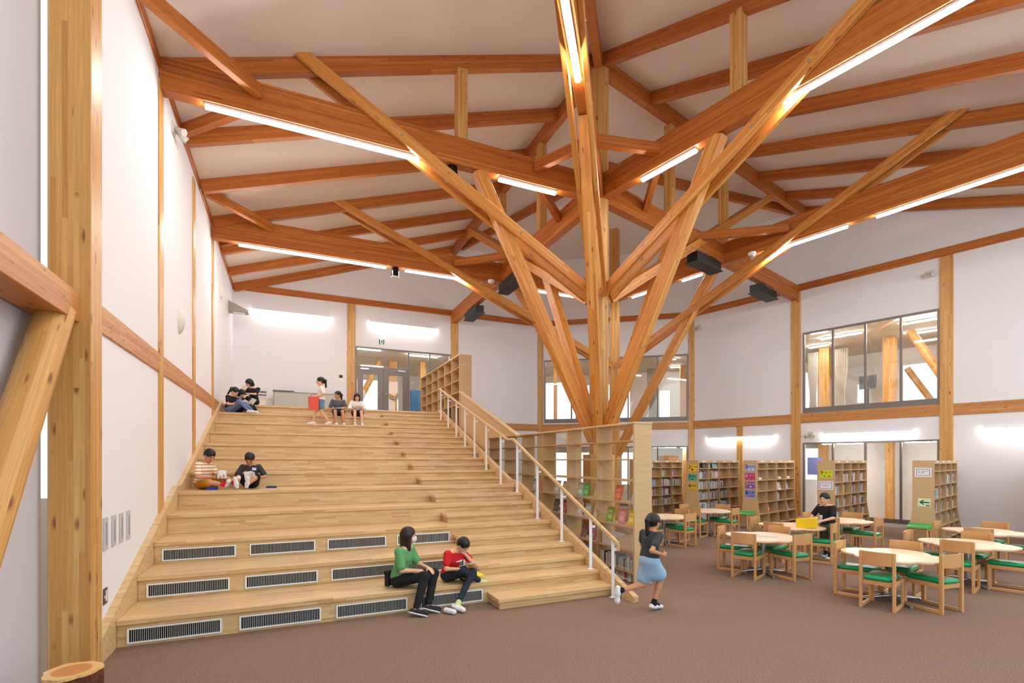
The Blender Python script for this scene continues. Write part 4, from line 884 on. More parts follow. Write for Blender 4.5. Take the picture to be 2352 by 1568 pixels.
def person(label, loc, s, pel, chest, head, F, U=(0, 0, 1), hs=1.0, arms=(), legs=(), top=None, bottom=None, shoes=None, socks=None, hair='short', hairmat=None, skin=None, vox=.008, chestF=None, extra=None):
    skin = skin or SKIN; hairmat = hairmat or HAIR
    r = thing('person', label, 'person', loc); pel, chest, head = V(*pel), V(*chest), V(*head); F, U, S = basis(F, U); cf = V(*(chestF if chestF is not None else F)); sp = unit(chest-pel); cF = unit(cf-sp*(cf @ sp)); cS = np.cross(cF, sp); RT = np.stack([cS, cF, sp], 1)
    RH = np.stack([S, F, U], 1); h = hs
    pF = cF
    body = [ell(pel, (.155*s, .115*s, .115*s), RT, .05*s), ell((pel*.55+chest*.45), (.128*s, .098*s, .15*s), RT, .05*s), ell(chest, (.155*s, .108*s, .15*s), RT, .05*s)]
    nb = chest+sp*.13*s; body += [ell(nb, (.17*s, .07*s, .055*s), RT, .05*s), cap(nb, head-U*.06*h-F*.02*h, .05*s, .047*h, .03*s)]
    hd = [ell(head+U*.03*h-F*.008*h, (.073*h, .092*h, .085*h), RH, .02), ell(head-U*.035*h+F*.018*h, (.056*h, .066*h, .072*h), RH, .03), ell(head-U*.092*h+F*.055*h, (.022*h, .02*h, .016*h), RH, .02),
          cap(head+U*.012*h+F*.082*h, head-U*.028*h+F*.098*h, .008*h, .012*h, .008), ell(head-S*.073*h-U*.012*h-F*.01*h, (.012*h, .02*h, .03*h), RH, .006), ell(head+S*.073*h-U*.012*h-F*.01*h, (.012*h, .02*h, .03*h), RH, .006)]
    body += hd
    shirt = [ell(pel+sp*.03*s, (.172*s, .128*s, .10*s), RT, .05*s), ell((pel*.55+chest*.45), (.158*s, .122*s, .15*s), RT, .06*s), ell(chest, (.172*s, .122*s, .15*s), RT, .05*s), ell(nb-sp*.012*s, (.178*s, .078*s, .06*s), RT, .05*s)]
    for a in arms:
        sh, el, wr = V(*a['sh']), V(*a['el']), V(*a['wr']); body += [cap(sh, el, .046*s, .036*s, .03*s), cap(el, wr, .037*s, .024*s, .02*s)]
        body += hand(wr, a.get('d', wr-el), a.get('pn', (0, 0, -1)), a.get('hs', s), a.get('th', (0, 0, 1)), a.get('curl', .4))
        fr = top.get('sleeve', .62) if top else .6
        shirt += [cap(sh, sh+(el-sh)*min(fr, 1), .064*s, .066*s, .04*s)]
        if fr > 1: shirt.append(cap(el, el+(wr-el)*(fr-1), .052*s, .046*s, .03*s))
    pants = [ell(pel-sp*.0*s, (.166*s, .125*s, .12*s), RT, .05*s)]
    for l in legs:
        hip, kn, an, toe = (V(*l[i]) for i in range(4)); sh_ = kn+(an-kn)*.35; body += [cap(hip, kn, .08*s, .054*s, .04*s), cap(kn, sh_, .054*s, .052*s, .03*s), cap(sh_, an, .052*s, .033*s, .02*s), cap(an, an+(toe-an)*.6, .036*s, .03*s, .02*s)]
        ln = bottom.get('len', 2) if bottom else 0
        fl = bottom.get('flare', 0) if bottom else 0
        if ln > 0: pants.append(cap(hip, hip+(kn-hip)*min(ln, 1), .094*s, (.070+fl)*s, .05*s))
        if ln > 1: pants.append(cap(kn, kn+(an-kn)*(ln-1), .070*s, (.048+fl)*s, .04*s))
    if bottom and bottom.get('skirt'): 
        hips = [V(*l[0]) for l in legs]; kns = [V(*l[1]) for l in legs]; pants.append(cap(np.mean(hips, 0), np.mean([h_+(k_-h_)*bottom['skirt'] for h_, k_ in zip(hips, kns)], 0), .14*s, .15*s, .06*s))
    blob('body', body, vox, skin, r)
    if top:
        pl = [(nb+sp*.052*s, sp), (pel+sp*top.get('hem', -.06)*s, -sp)]
        t_ = blob('shirt', shirt+[ell(nb+sp*.075*s+cF*.045*s, (.062*s, .06*s, .06*s), RT, 0, sub=True)]+(top.get('more') or []), vox, top['mat'], r, pl)
    if bottom: blob('trousers' if bottom.get('len', 2) > 1.2 else ('skirt' if bottom.get('skirt') else 'shorts'), pants, vox, bottom['mat'], r)
    for l in legs:
        hip, kn, an, toe = (V(*l[i]) for i in range(4)); d = unit(toe-an-V(0, 0, (toe-an)[2])*0); up = unit(kn-an); dn = -unit(up-d*(up @ d))
        if socks: blob('sock', [cap(an+up*.07*s, an+up*.0*s, .043*s, .043*s, .01), cap(an, an+(toe-an)*.6, .044*s, .038*s, .02)], vox, socks, r)
        if shoes:
            heel = an-d*.045*s+dn*.035*s; tp = toe+dn*.012*s
            if shoes.get('one') is not None and l is not legs[shoes['one']]: continue
            so = dn*.065*s
            blob('shoe', [cap(heel, an+d*.03*s+dn*.03*s, .042*s, .044*s, .02), cap(an+d*.03*s+dn*.02*s, tp, .044*s, .036*s, .03), ell(tp-d*.01*s, (.05*s, .042*s, .036*s), np.stack([d, np.cross(d, dn), dn], 1), .02)], vox, shoes['mat'], r, [(an+so, dn), (an+up*.035*s, up)])
            if shoes.get('sole'): blob('sole', [cap(heel+dn*.03*s, tp+dn*.03*s, .05*s, .046*s, .02)], vox, shoes['sole'], r, [(an+dn*.066*s, dn), (an+dn*.046*s, -dn)])
    # hair
    hp = [ell(head+U*.04*h-F*.016*h, (.084*h, .100*h, .09*h), RH, .02), ell(head+U*.02*h-F*.045*h, (.08*h, .07*h, .095*h), RH, .03)]
    sub = [ell(head-U*.055*h+F*.085*h, (.064*h, .075*h, .102*h), RH, 0, sub=True)]
    pls = []
    if hair == 'short': sub.append(ell(head-U*.115*h, (.2*h, .2*h, .085*h), RH, 0, sub=True)); sub += [ell(head+S*sg*.085*h-U*.03*h+F*.01*h, (.025*h, .035*h, .04*h), RH, 0, sub=True) for sg in (-1, 1)]
    elif hair == 'long': hp += [cap(head-F*.05*h, head-F*.055*h-U*.19*h, .078*h, .066*h, .03), cap(head+S*.06*h-F*.01*h, head+S*.062*h-U*.18*h-F*.005*h, .034*h, .03*h, .03), cap(head-S*.06*h-F*.01*h, head-S*.062*h-U*.18*h-F*.005*h, .034*h, .03*h, .03)]; pls.append((head-U*.235*h, -U))
    elif hair == 'bob': hp += [cap(head-F*.04*h, head-F*.05*h-U*.06*h, .078*h, .066*h, .03), cap(head+S*.058*h-F*.01*h, head+S*.06*h-U*.07*h, .032*h, .026*h, .03), cap(head-S*.058*h-F*.01*h, head-S*.06*h-U*.07*h, .032*h, .026*h, .03)]
    elif hair == 'pony': hp += [cap(head-F*.10*h+U*.04*h, head-F*.135*h+U*.02*h, .026*h, .034*h, .02), cap(head-F*.135*h+U*.02*h, head-F*.13*h-U*.16*h, .034*h, .022*h, .02)]; sub.append(ell(head-U*.115*h, (.09*h, .1*h, .085*h), RH, 0, sub=True))
    for q in hp[-3:]: q.setdefault('k', .02)
    blob('hair', hp+sub, min(vox, .007), hairmat, r, pls)
    mb = MB()
    for sg in (-1, 1):
        c = head+S*sg*.031*h+U*.012*h+F*.083*h; mb.sphere((0, 0, 0), (.0135*h, .008*h, .007*h), 10, 6, 0, Matrix(np.vstack([np.hstack([RH, c[:, None]]), [0, 0, 0, 1]]).tolist()))
    if not (extra or {}).get('noeyes'): mb.build('eyes', EYEM, r, Matrix())
    if not (extra or {}).get('nomouth'):
        mb = MB(); c = head-U*.055*h+F*.082*h; mb.sphere((0, 0, 0), (.02*h, .008*h, .006*h), 10, 6, 0, Matrix(np.vstack([np.hstack([RH, c[:, None]]), [0, 0, 0, 1]]).tolist())); mb.build('mouth', LIP, r, Matrix())
    return r, dict(head=head, F=F, U=U, S=S, RH=RH, h=h)
def seated(loc, face, s, lean=.05, knee=((.40, .09), (.40, -.09)), kz=(.0, .0), foot=((.30, .09), (.34, -.09)), fz=-.30, headdir=(1, 0, -.3), hr=.16):
    """joints of a seated figure; x forward, y left, z up from the seat surface; turned to FACE degrees"""
    a = math.radians(face); ca, sa = math.cos(a), math.sin(a); tr = lambda x, y, z: V(loc[0]+x*ca-y*sa, loc[1]+x*sa+y*ca, loc[2]+z)
    return tr
def dirf(face, x, y, z=0): a = math.radians(face); return V(x*math.cos(a)-y*math.sin(a), x*math.sin(a)+y*math.cos(a), z)
def book_open(label, c, xdir, up, w_, h_, m_cover, m_page=None, ang=.5, name='open_book', cat='book', group=None):
    """open book: spine along up, pages spreading to +-xdir"""
    m_page = m_page or plain('book_pages', srgb(236, 232, 226), .7); X = unit(xdir); Up = unit(V(*up)-X*(V(*up) @ X)); N_ = np.cross(X, Up); o = thing(name, label, cat, tuple(c), 0, group); c = V(*c)
    for sg in (-1, 1):
        e = unit(X*math.cos(ang)*sg+N_*math.sin(ang)); M = Matrix(np.vstack([np.stack([e, Up, np.cross(e, Up), c], 1), [0, 0, 0, 1]]).tolist())
        mb = MB(); mb.box((0, -h_/2, -.004), (w_, h_/2, .0), M); mb.build('cover', m_cover, o, Matrix()); z0, z1 = (0, .008) if np.cross(e, Up) @ N_ > 0 else (-.012, -.004)
        mb = MB(); mb.box((.002, -h_/2+.004, z0), (w_-.004, h_/2-.004, z1), M); mb.build('pages', m_page, o, Matrix())
    return o
ST = lambda k: RZ*k
# woman in green with face mask
fa = -38; L0 = (1.33, 6.80, ST(1)); tr = seated(L0, fa, 1, 0)
WHITESH = cloth('white_shoe', (228, 228, 232), .6); BLKP = cloth('black_trousers', (22, 22, 25)); GRN = cloth('green_blouse', (98, 158, 100))
s = .93
kA, kB = tr(.43, -.07, .17), tr(.47, .13, .17)
aA, aB = V(1.47, 6.33, .085), V(1.66, 6.42, .085)
rW, hW = person('woman in a green blouse and white face mask sitting on the lowest step', L0, s, tr(.02, 0, .10), tr(.10, 0, .40), tr(.17, 0, .69), dirf(-8, 1, 0, -.02), hs=.97, chestF=dirf(fa, 1, 0),
    arms=[dict(sh=tr(.10, -.165, .50), el=tr(.16, -.20, .26), wr=tr(.37, -.05, .235), d=dirf(fa, 1, .5, -.35), pn=(0, 0, -1), th=dirf(fa, 0, 1, .3), curl=.5), dict(sh=tr(.10, .165, .50), el=tr(.20, .19, .28), wr=tr(.40, .09, .25), d=dirf(fa, .9, -.5, -.25), pn=(0, 0, -1), th=dirf(fa, 0, -1, .3), curl=.5)],
    legs=[(tr(.05, -.085, .10), kA, aA, aA+dirf(-25, .13, 0, -.03)), (tr(.05, .085, .10), kB, aB, aB+dirf(-25, .13, 0, -.03))], top=dict(mat=GRN, sleeve=.8, hem=-.10), bottom=dict(mat=BLKP, len=1.93), shoes=dict(mat=cloth('dark_sneaker', (40, 42, 48)), sole=WHITESH), hair='long', hairmat=HAIRB, vox=.0075, extra=dict(nomouth=1))
h = hW['h']; hd, F, U, S, RH = hW['head'], hW['F'], hW['U'], hW['S'], hW['RH']
blob('face_mask', [ell(hd-U*.05*h+F*.033*h, (.062*h, .074*h, .058*h), RH, .02)], .006, plain('mask_white', srgb(232, 214, 214), .8), rW, [(hd+F*.035*h, -F), (hd-U*.002*h, U)])
mb = MB(); a = tr(.155, 0, .52); 
mb.tube([tuple(tr(.07, -.07, .60)), tuple(tr(.165, -.035, .52)), tuple(tr(.185, -.01, .38)), tuple(tr(.17, 0, .26))], .008, 6); mb.tube([tuple(tr(.07, .07, .60)), tuple(tr(.165, .035, .52)), tuple(tr(.185, .01, .38)), tuple(tr(.17, 0, .26))], .008, 6); mb.build('lanyard', cloth('navy_strap', (36, 44, 78)), rW, Matrix())
mb = MB(); M = frame(tuple(tr(-.09, -.10, .05)), tuple(dirf(fa, 0, 1)))
mb.box((-.05, -.03, -.03), (.05, .03, .18), M); o = mb.build('waist_pouch', cloth('black_pouch', (30, 26, 28)), rW, Matrix(), .012, 2)
# boy in red
fa = -62; L0 = (2.05, 6.80, ST(1)); tr = seated(L0, fa, 1); s = .80
RED = cloth('red_tee', (206, 30, 34)); NAVY = cloth('navy_trousers', (34, 42, 56)); kA, kB = tr(.33, -.05, .20), tr(.36, .10, .15)
aA = V(*tr(.40, .26, -.01)); aB = V(2.01, 6.30, .08)
rR, hR = person('boy in a red T-shirt bent over a sheet with his legs crossed', L0, s, tr(.0, 0, .09), tr(.10, 0, .33), tr(.25, .03, .52), dirf(fa, .75, .1, -.75), U=dirf(fa, .7, .05, .75), hs=.93, chestF=dirf(fa, 1, 0, -.4),
    arms=[dict(sh=tr(.11, -.14, .41), el=tr(.15, -.20, .22), wr=tr(.28, -.09, .22), d=dirf(fa, 1, .3, .1), pn=(0, 0, -1), th=dirf(fa, 0, 1, .3), curl=.6), dict(sh=tr(.11, .14, .41), el=tr(.29, .20, .25), wr=tr(.27, .05, .40), d=dirf(fa, -.2, -.35, .9), pn=dirf(fa, -.6, -.3, .2), th=dirf(fa, -.4, -.3, .3), curl=.3)],
    legs=[(tr(.03, -.07, .09), kA, aA, aA+dirf(fa+65, .12, 0, -.02)), (tr(.03, .07, .09), kB, aB, aB+dirf(-55, .11, 0, -.03))], top=dict(mat=RED, sleeve=.62, hem=-.08), bottom=dict(mat=NAVY, len=1.8), socks=cloth('lime_sock', (196, 214, 150)), shoes=dict(mat=WHITESH, one=1), vox=.007)
blob('chest_print', [ell(tr(.185, 0.02, .30), (.07, .012, .018), np.stack([dirf(fa, 0, 1), dirf(fa, 1, 0), V(0, 0, 1)], 1), .005)], .006, WHITESH, rR)
o = blob('white_shoe', [cap(V(1.86, 6.30, .04), V(1.94, 6.20, .035), .036, .034, .02)], .007, WHITESH, None, [((0, 0, .0), (0, 0, -1))]); tag(o, 'white slip-on shoe standing empty beside the red-shirted boy', 'shoe')
mb = MB(); M = frame(tuple(tr(.32, .03, .255)), tuple(dirf(fa, 0, 1, -.05)), tuple(dirf(fa, -.35, 0, 1))); mb.box((-.10, -.13, 0), (.14, .06, .006), M); o = mb.build('paper_sheet', plain('worksheet', srgb(226, 222, 230), .6), None, Matrix()); tag(o, 'white worksheet on a clipboard on the lap of the boy in red', 'paper')
mb = MB(); mb.box((2.22, 6.64, ST(1)), (2.46, 6.86, ST(1)+.045)); o = mb.build('pencil_case', cloth('dark_case', (48, 50, 84)), None, Matrix(), .012, 2); tag(o, 'dark blue pencil case on the step under the yellow folder', 'case')
mb = MB(); M = frame((2.2, 6.60, ST(1)+.05), (1, .25, .0), (0, -.1, 1)); mb.box((0, 0, 0), (.36, .2, .012), M); o = mb.build('yellow_folder', plain('yellow_plastic', srgb(240, 214, 36), .4), None, Matrix(), .004, 1); tag(o, 'yellow folder lying on the step right of the boy in red', 'folder')
# boy in striped shirt
fa = -22; L0 = (-1.46, 10.50, ST(5)); tr = seated(L0, fa, 1); s = .84
OR = cloth('ochre_shorts', (186, 122, 30)); aA, aB = tr(.50, -.18, .09), tr(.60, -.02, .10)
rS, _ = person('boy in an orange and white striped T-shirt reading against the left wall', L0, s, tr(.0, 0, .10), tr(.05, 0, .35), tr(.15, -.03, .60), dirf(fa-25, .85, 0, -.55), U=dirf(fa-20, .55, 0, .85), hs=1.02, chestF=dirf(fa-25, 1, 0),
    arms=[dict(sh=tr(.02, -.15, .44), el=tr(.06, -.22, .22), wr=tr(.26, -.12, .22), d=dirf(fa, 1, .3, .1), pn=dirf(fa, 0, .6, -.3), th=(0, 0, 1), curl=.5), dict(sh=tr(.06, .15, .44), el=tr(.18, .18, .24), wr=tr(.30, .04, .24), d=dirf(fa, .9, -.3, .1), pn=dirf(fa, 0, -.6, -.3), th=(0, 0, 1), curl=.5)],
    legs=[(tr(.03, -.08, .09), tr(.26, -.24, .13), aA, aA+dirf(fa-20, .10, -.02, .07)), (tr(.03, .08, .09), tr(.36, .09, .20), aB, aB+dirf(fa-10, .06, 0, .11))], top=dict(mat=stripes('orange_stripe', (238, 230, 216), (206, 128, 44), .058), sleeve=.72), bottom=dict(mat=OR, len=.9, flare=.02), socks=cloth('red_sock', (214, 36, 40)), shoes=dict(mat=WHITESH), skin=SKIN2, vox=.008)
book_open('dark-covered book held open by the boy in the striped T-shirt', tr(.33, -.05, .27), dirf(fa, .3, 1), (0, 0, 1) , .12, .16, cloth('dark_cover', (60, 44, 36)), ang=.5)
mb = MB(); mb.box((-1.36, 10.2, ST(5)), (-1.18, 10.27, ST(5)+.06)); o = mb.build('blue_case', plain('blue_case', srgb(40, 70, 160), .4), None, Matrix(), .012, 2); tag(o, 'small blue case on the step beside the boy in stripes', 'case')
# boy in dark tee
fa = -98; L0 = (-.68, 10.58, ST(5)); tr = seated(L0, fa, 1); s = .78
DT = cloth('dark_tee', (58, 54, 58)); aA, aB = tr(.52, -.12, .09), tr(.50, .05, .09)
rD, _ = person('boy in a dark T-shirt with a name sticker sitting with his soles toward us', L0, s, tr(.0, 0, .09), tr(.03, 0, .32), tr(.11, 0, .54), dirf(fa, .8, 0, -.6), U=dirf(fa, .6, 0, .8), hs=1.0, chestF=dirf(fa, 1, 0),
    arms=[dict(sh=tr(.02, -.14, .40), el=tr(.10, -.23, .22), wr=tr(.22, -.10, .26), d=dirf(fa, .6, .5, .5), pn=dirf(fa, 0, 1), th=(0, 0, 1), curl=.5), dict(sh=tr(.02, .14, .40), el=tr(.08, .26, .22), wr=tr(.22, .19, .20), d=dirf(fa, .9, -.3), pn=dirf(fa, 0, -1), th=(0, 0, 1), curl=.5)],
    legs=[(tr(.03, -.07, .09), tr(.28, -.14, .24), aA, aA+dirf(fa, .035, -.02, .12)), (tr(.03, .07, .09), tr(.27, .15, .22), aB, aB+dirf(fa, .035, .02, .12))], top=dict(mat=DT, sleeve=.75), bottom=dict(mat=cloth('black_shorts', (28, 27, 30)), len=.95, flare=.02), shoes=dict(mat=WHITESH), skin=SKIN2, vox=.008)
mb = MB(); M = frame(tuple(tr(.155, .085, .36)), tuple(dirf(fa, 0, 1)), tuple(dirf(fa, 1, 0, .2))); mb.box((-.035, -.025, -.002), (.035, .025, .002), M); mb.build('name_sticker', plain('sticker', srgb(190, 214, 236), .5), rD, Matrix())
book_open('open white book held by the boy in the dark T-shirt', tr(.27, .06, .25), dirf(fa, .15, 1), dirf(fa, .3, 0, .9), .12, .16, WHITESH, ang=.7)
mb = MB(); mb.box((-.42, 10.42, ST(5)), (-.24, 10.58, ST(5)+.03)); o = mb.build('blue_book', cloth('navy_book', (50, 50, 100)), None, Matrix(), .004, 1); tag(o, 'dark blue book lying on the step beside the boy in dark T-shirt', 'book')
# two girls reading at the wall on the upper steps
s = .80; JE = cloth('pale_jeans', (104, 124, 168)); BT = cloth('black_tee', (26, 24, 28))
fa = -30; L0 = (-1.48, 15.12, ST(11)); tr = seated(L0, fa, 1); aA, aB = tr(.58, -.06, .05), tr(.60, .08, .05)
person('girl in a black T-shirt and jeans reading on the floor by the left wall', L0, s, tr(0, 0, .09), tr(.06, 0, .33), tr(.17, -.02, .56), dirf(fa, .8, 0, -.6), U=dirf(fa, .6, 0, .8), hs=.98, chestF=dirf(fa, 1, 0),
    arms=[dict(sh=tr(.05, -.14, .42), el=tr(.10, -.2, .22), wr=tr(.30, -.10, .24), d=dirf(fa, 1, .1), pn=dirf(fa, 0, .5, -.5), th=(0, 0, 1)), dict(sh=tr(.05, .14, .42), el=tr(.16, .18, .24), wr=tr(.32, .05, .25), d=dirf(fa, 1, -.1), pn=dirf(fa, 0, -.5, -.5), th=(0, 0, 1))],
    legs=[(tr(.02, -.07, .09), tr(.36, -.10, .30), aA, aA+dirf(fa, .12, 0, -.01)), (tr(.02, .07, .09), tr(.36, .09, .28), aB, aB+dirf(fa, .12, 0, -.01))], top=dict(mat=BT, sleeve=.6), bottom=dict(mat=JE, len=1.85), shoes=dict(mat=WHITESH), hair='pony', vox=.0085)
book_open('white paperback held open by the jeans girl at the left wall', tr(.38, -.02, .31), dirf(fa, 0, 1), dirf(fa, .8, 0, .5), .12, .17, WHITESH, ang=.4)
fa = -30; L0 = (-1.36, 15.42, ST(11)); tr = seated(L0, fa, 1); aA, aB = tr(.45, -.06, .05), tr(.47, .08, .05)
person('girl half hidden behind the jeans girl at the left wall', L0, s, tr(0, 0, .09), tr(.06, 0, .33), tr(.17, 0, .55), dirf(fa, .8, 0, -.6), U=dirf(fa, .6, 0, .8), hs=.98, chestF=dirf(fa, 1, 0),
    arms=[dict(sh=tr(.05, -.14, .42), el=tr(.14, -.19, .26), wr=tr(.32, -.09, .30), d=dirf(fa, 1, .1), pn=dirf(fa, 0, .5, -.5), th=(0, 0, 1)), dict(sh=tr(.05, .14, .42), el=tr(.16, .18, .24), wr=tr(.32, .07, .30), d=dirf(fa, 1, -.1), pn=dirf(fa, 0, -.5, -.5), th=(0, 0, 1))],
    legs=[(tr(.02, -.07, .09), tr(.33, -.10, .31), aA, aA+dirf(fa, .12, 0, -.01)), (tr(.02, .07, .09), tr(.33, .09, .31), aB, aB+dirf(fa, .12, 0, -.01))], top=dict(mat=cloth('navy_tee', (40, 44, 66)), sleeve=.6), bottom=dict(mat=cloth('navy_trousers2', (40, 44, 64)), len=1.85), shoes=dict(mat=WHITESH), hair='bob', vox=.009)
book_open('dark large book held by the half hidden girl at the left wall', tr(.42, 0, .36), dirf(fa, 0, 1), dirf(fa, .6, 0, .7), .14, .2, cloth('slate_cover', (60, 60, 74)), ang=.4)
# child in black with a magazine on the top step
fa = -125; L0 = (-.93, 15.86, ST(12)); tr = seated(L0, fa, 1); s = .84; aA, aB = V(-1.08, 15.36, ST(11)+.08), V(-.86, 15.34, ST(11)+.08); hp_ = tr(0, 0, .1)
person('child in black with a bob cut turning pages of a magazine on top step', L0, s, tr(0, 0, .10), tr(.05, 0, .36), tr(.15, -.05, .61), dirf(fa-35, .85, 0, -.5), U=dirf(fa-35, .5, 0, .85), hs=1.0, chestF=dirf(fa-15, 1, 0),
    arms=[dict(sh=tr(.04, -.15, .46), el=tr(.16, -.20, .30), wr=tr(.28, -.06, .32), d=dirf(fa-30, 1, 0), pn=(0, 0, -1), th=dirf(fa, 0, 1), curl=.3), dict(sh=tr(.04, .15, .46), el=tr(.18, .17, .30), wr=tr(.32, .02, .30), d=dirf(fa-30, 1, -.2), pn=(0, 0, -1), th=dirf(fa, 0, -1), curl=.4)],
    legs=[(tr(.03, -.08, .10), tr(.34, -.10, .12), aA, aA+dirf(-95, .12, 0, -.03)), (tr(.03, .08, .10), tr(.36, .09, .16), aB, aB+dirf(-80, .12, 0, -.02))], top=dict(mat=BT, sleeve=.7), bottom=dict(mat=BLKP, len=1.9, flare=.012), shoes=dict(mat=WHITESH), hair='bob', vox=.0085)
book_open('large pale blue magazine held open by the child in black on top step', tr(.46, -.13, .24), dirf(fa-35, 0, 1), dirf(fa-35, .35, 0, .9), .2, .28, cloth('mag_blue', (150, 176, 208)), plain('mag_page', srgb(186, 204, 222), .5), ang=.25, name='magazine', cat='magazine')
# girl walking with a red bag
fa = 182; L0 = (.76, 14.45, ST(10)); tr = seated(L0, fa, 1); s = .80
aA, aB = tr(.20, -.05, .07), tr(-.20, .06, .08)
DEN = cloth('denim_blue', (104, 134, 172)); WT_ = cloth('white_tee', (234, 226, 218))
person('girl in a white T-shirt and denim shorts walking along the upper steps', L0, s, tr(-.0, 0, .66), tr(-.01, 0, .92), tr(.02, 0, 1.18), dirf(fa, 1, 0, -.1), hs=1.0,
    arms=[dict(sh=tr(0, -.14, 1.0), el=tr(-.10, -.19, .82), wr=tr(.08, -.16, .75), d=dirf(fa, 1, .1), pn=dirf(fa, 0, 1), th=(0, 0, 1), curl=.9), dict(sh=tr(0, .14, 1.0), el=tr(-.06, .2, .82), wr=tr(.12, .14, .76), d=dirf(fa, 1, -.1, -.2), pn=dirf(fa, 0, -1), th=(0, 0, 1), curl=1.0)],
    legs=[(tr(0, -.07, .64), tr(.13, -.06, .36), aA, aA+dirf(fa, .12, 0, -.03)), (tr(0, .07, .64), tr(-.0, .06, .36), aB, aB+dirf(fa, .12, 0, -.035))], top=dict(mat=WT_, sleeve=.72), bottom=dict(mat=DEN, len=.55, flare=.03), shoes=dict(mat=WHITESH), hair='pony', vox=.0085)
o = thing('tote_bag', 'coral red bag carried by the walking girl on the upper steps', 'bag', tuple(tr(.18, .13, .45))); CO = cloth('coral_bag', (222, 92, 76))
mb = MB(); M = frame(tuple(tr(.20, .13, .0)), tuple(dirf(fa, 1, 0))); mb.prism([(-.12, .40), (.12, .40), (.135, .74), (-.135, .74)], -.035, .035, M @ Matrix(((1, 0, 0, 0), (0, 0, 1, 0), (0, 1, 0, 0), (0, 0, 0, 1)))); mb.build('bag_body', CO, o, Matrix(), .012, 2)
mb = MB(); mb.tube([tuple(tr(.12, .13, .73)), tuple(tr(.14, .135, .80)), tuple(tr(.2, .135, .82)), tuple(tr(.26, .135, .80)), tuple(tr(.28, .13, .73))], .008, 6); mb.build('bag_handle', CO, o, Matrix())
# grey-shirt girl and white cardigan girl
fa = -92; L0 = (1.25, 15.06, ST(11)); tr = seated(L0, fa, 1); s = .82; aA, aB = V(1.16, 14.58, ST(10)+.075), V(1.36, 14.58, ST(10)+.075)
GT = cloth('grey_tee', (84, 84, 92))
rG, _ = person('girl with a ponytail in a grey T-shirt looking aside on the upper steps', L0, s, tr(0, 0, .09), tr(.04, 0, .34), tr(.09, -.02, .60), dirf(fa-55, 1, 0, -.05), hs=1.0, chestF=dirf(fa, 1, 0),
    arms=[dict(sh=tr(.03, -.15, .44), el=tr(.06, -.22, .24), wr=tr(.10, -.24, .06), d=dirf(fa, .2, 0, -1), pn=dirf(fa, 0, 1), th=dirf(fa, 1, 0)), dict(sh=tr(.03, .15, .44), el=tr(.10, .21, .26), wr=tr(.24, .04, .22), d=dirf(fa, .6, -1), pn=(0, 0, -1), th=dirf(fa, 1, 0))],
    legs=[(tr(.03, -.08, .09), tr(.37, -.10, .12), aA, aA+dirf(fa, .12, 0, -.03)), (tr(.03, .08, .09), tr(.37, .10, .12), aB, aB+dirf(fa, .12, 0, -.03))], top=dict(mat=GT, sleeve=.8), bottom=dict(mat=cloth('brown_shorts', (70, 44, 40)), len=.75, flare=.035), shoes=dict(mat=WHITESH), hair='pony', skin=SKIN2, vox=.0085)
book_open('white sheet-like book on the lap of the grey T-shirt girl', tr(.26, -.02, .21), dirf(fa, 0, 1), dirf(fa, 1, 0, .1), .16, .2, WHITESH, ang=.12)
fa = -90; L0 = (1.76, 15.06, ST(11)); tr = seated(L0, fa, 1); s = .80; aA, aB = V(1.66, 14.60, ST(10)+.075), V(1.86, 14.60, ST(10)+.075)
person('girl with long black hair in a white cardigan reading on the upper steps', L0, s, tr(0, 0, .09), tr(.03, 0, .33), tr(.09, 0, .57), dirf(fa, 1, 0, -.35), U=dirf(fa, .35, 0, 1), hs=.98, chestF=dirf(fa, 1, 0),
    arms=[dict(sh=tr(.03, -.14, .42), el=tr(.10, -.21, .24), wr=tr(.26, -.12, .22), d=dirf(fa, 1, .4), pn=dirf(fa, 0, .6, .5), th=(0, 0, 1)), dict(sh=tr(.03, .14, .42), el=tr(.10, .21, .24), wr=tr(.26, .12, .22), d=dirf(fa, 1, -.4), pn=dirf(fa, 0, -.6, .5), th=(0, 0, 1))],
    legs=[(tr(.03, -.07, .09), tr(.36, -.09, .13), aA, aA+dirf(fa, .12, 0, -.03)), (tr(.03, .07, .09), tr(.36, .09, .13), aB, aB+dirf(fa, .12, 0, -.03))], top=dict(mat=cloth('white_cardigan', (232, 226, 220)), sleeve=1.5), bottom=dict(mat=cloth('black_shorts2', (26, 24, 28)), len=.55, flare=.05), socks=stripes('striped_sock', (232, 232, 236), (28, 28, 32), .055), shoes=dict(mat=WHITESH), hair='long', vox=.0085)
book_open('tan-covered book open on the knees of the white cardigan girl', tr(.32, 0, .25), dirf(fa, 0, 1), dirf(fa, .8, 0, .5), .15, .19, cloth('tan_cover', (170, 124, 70)), ang=.25)
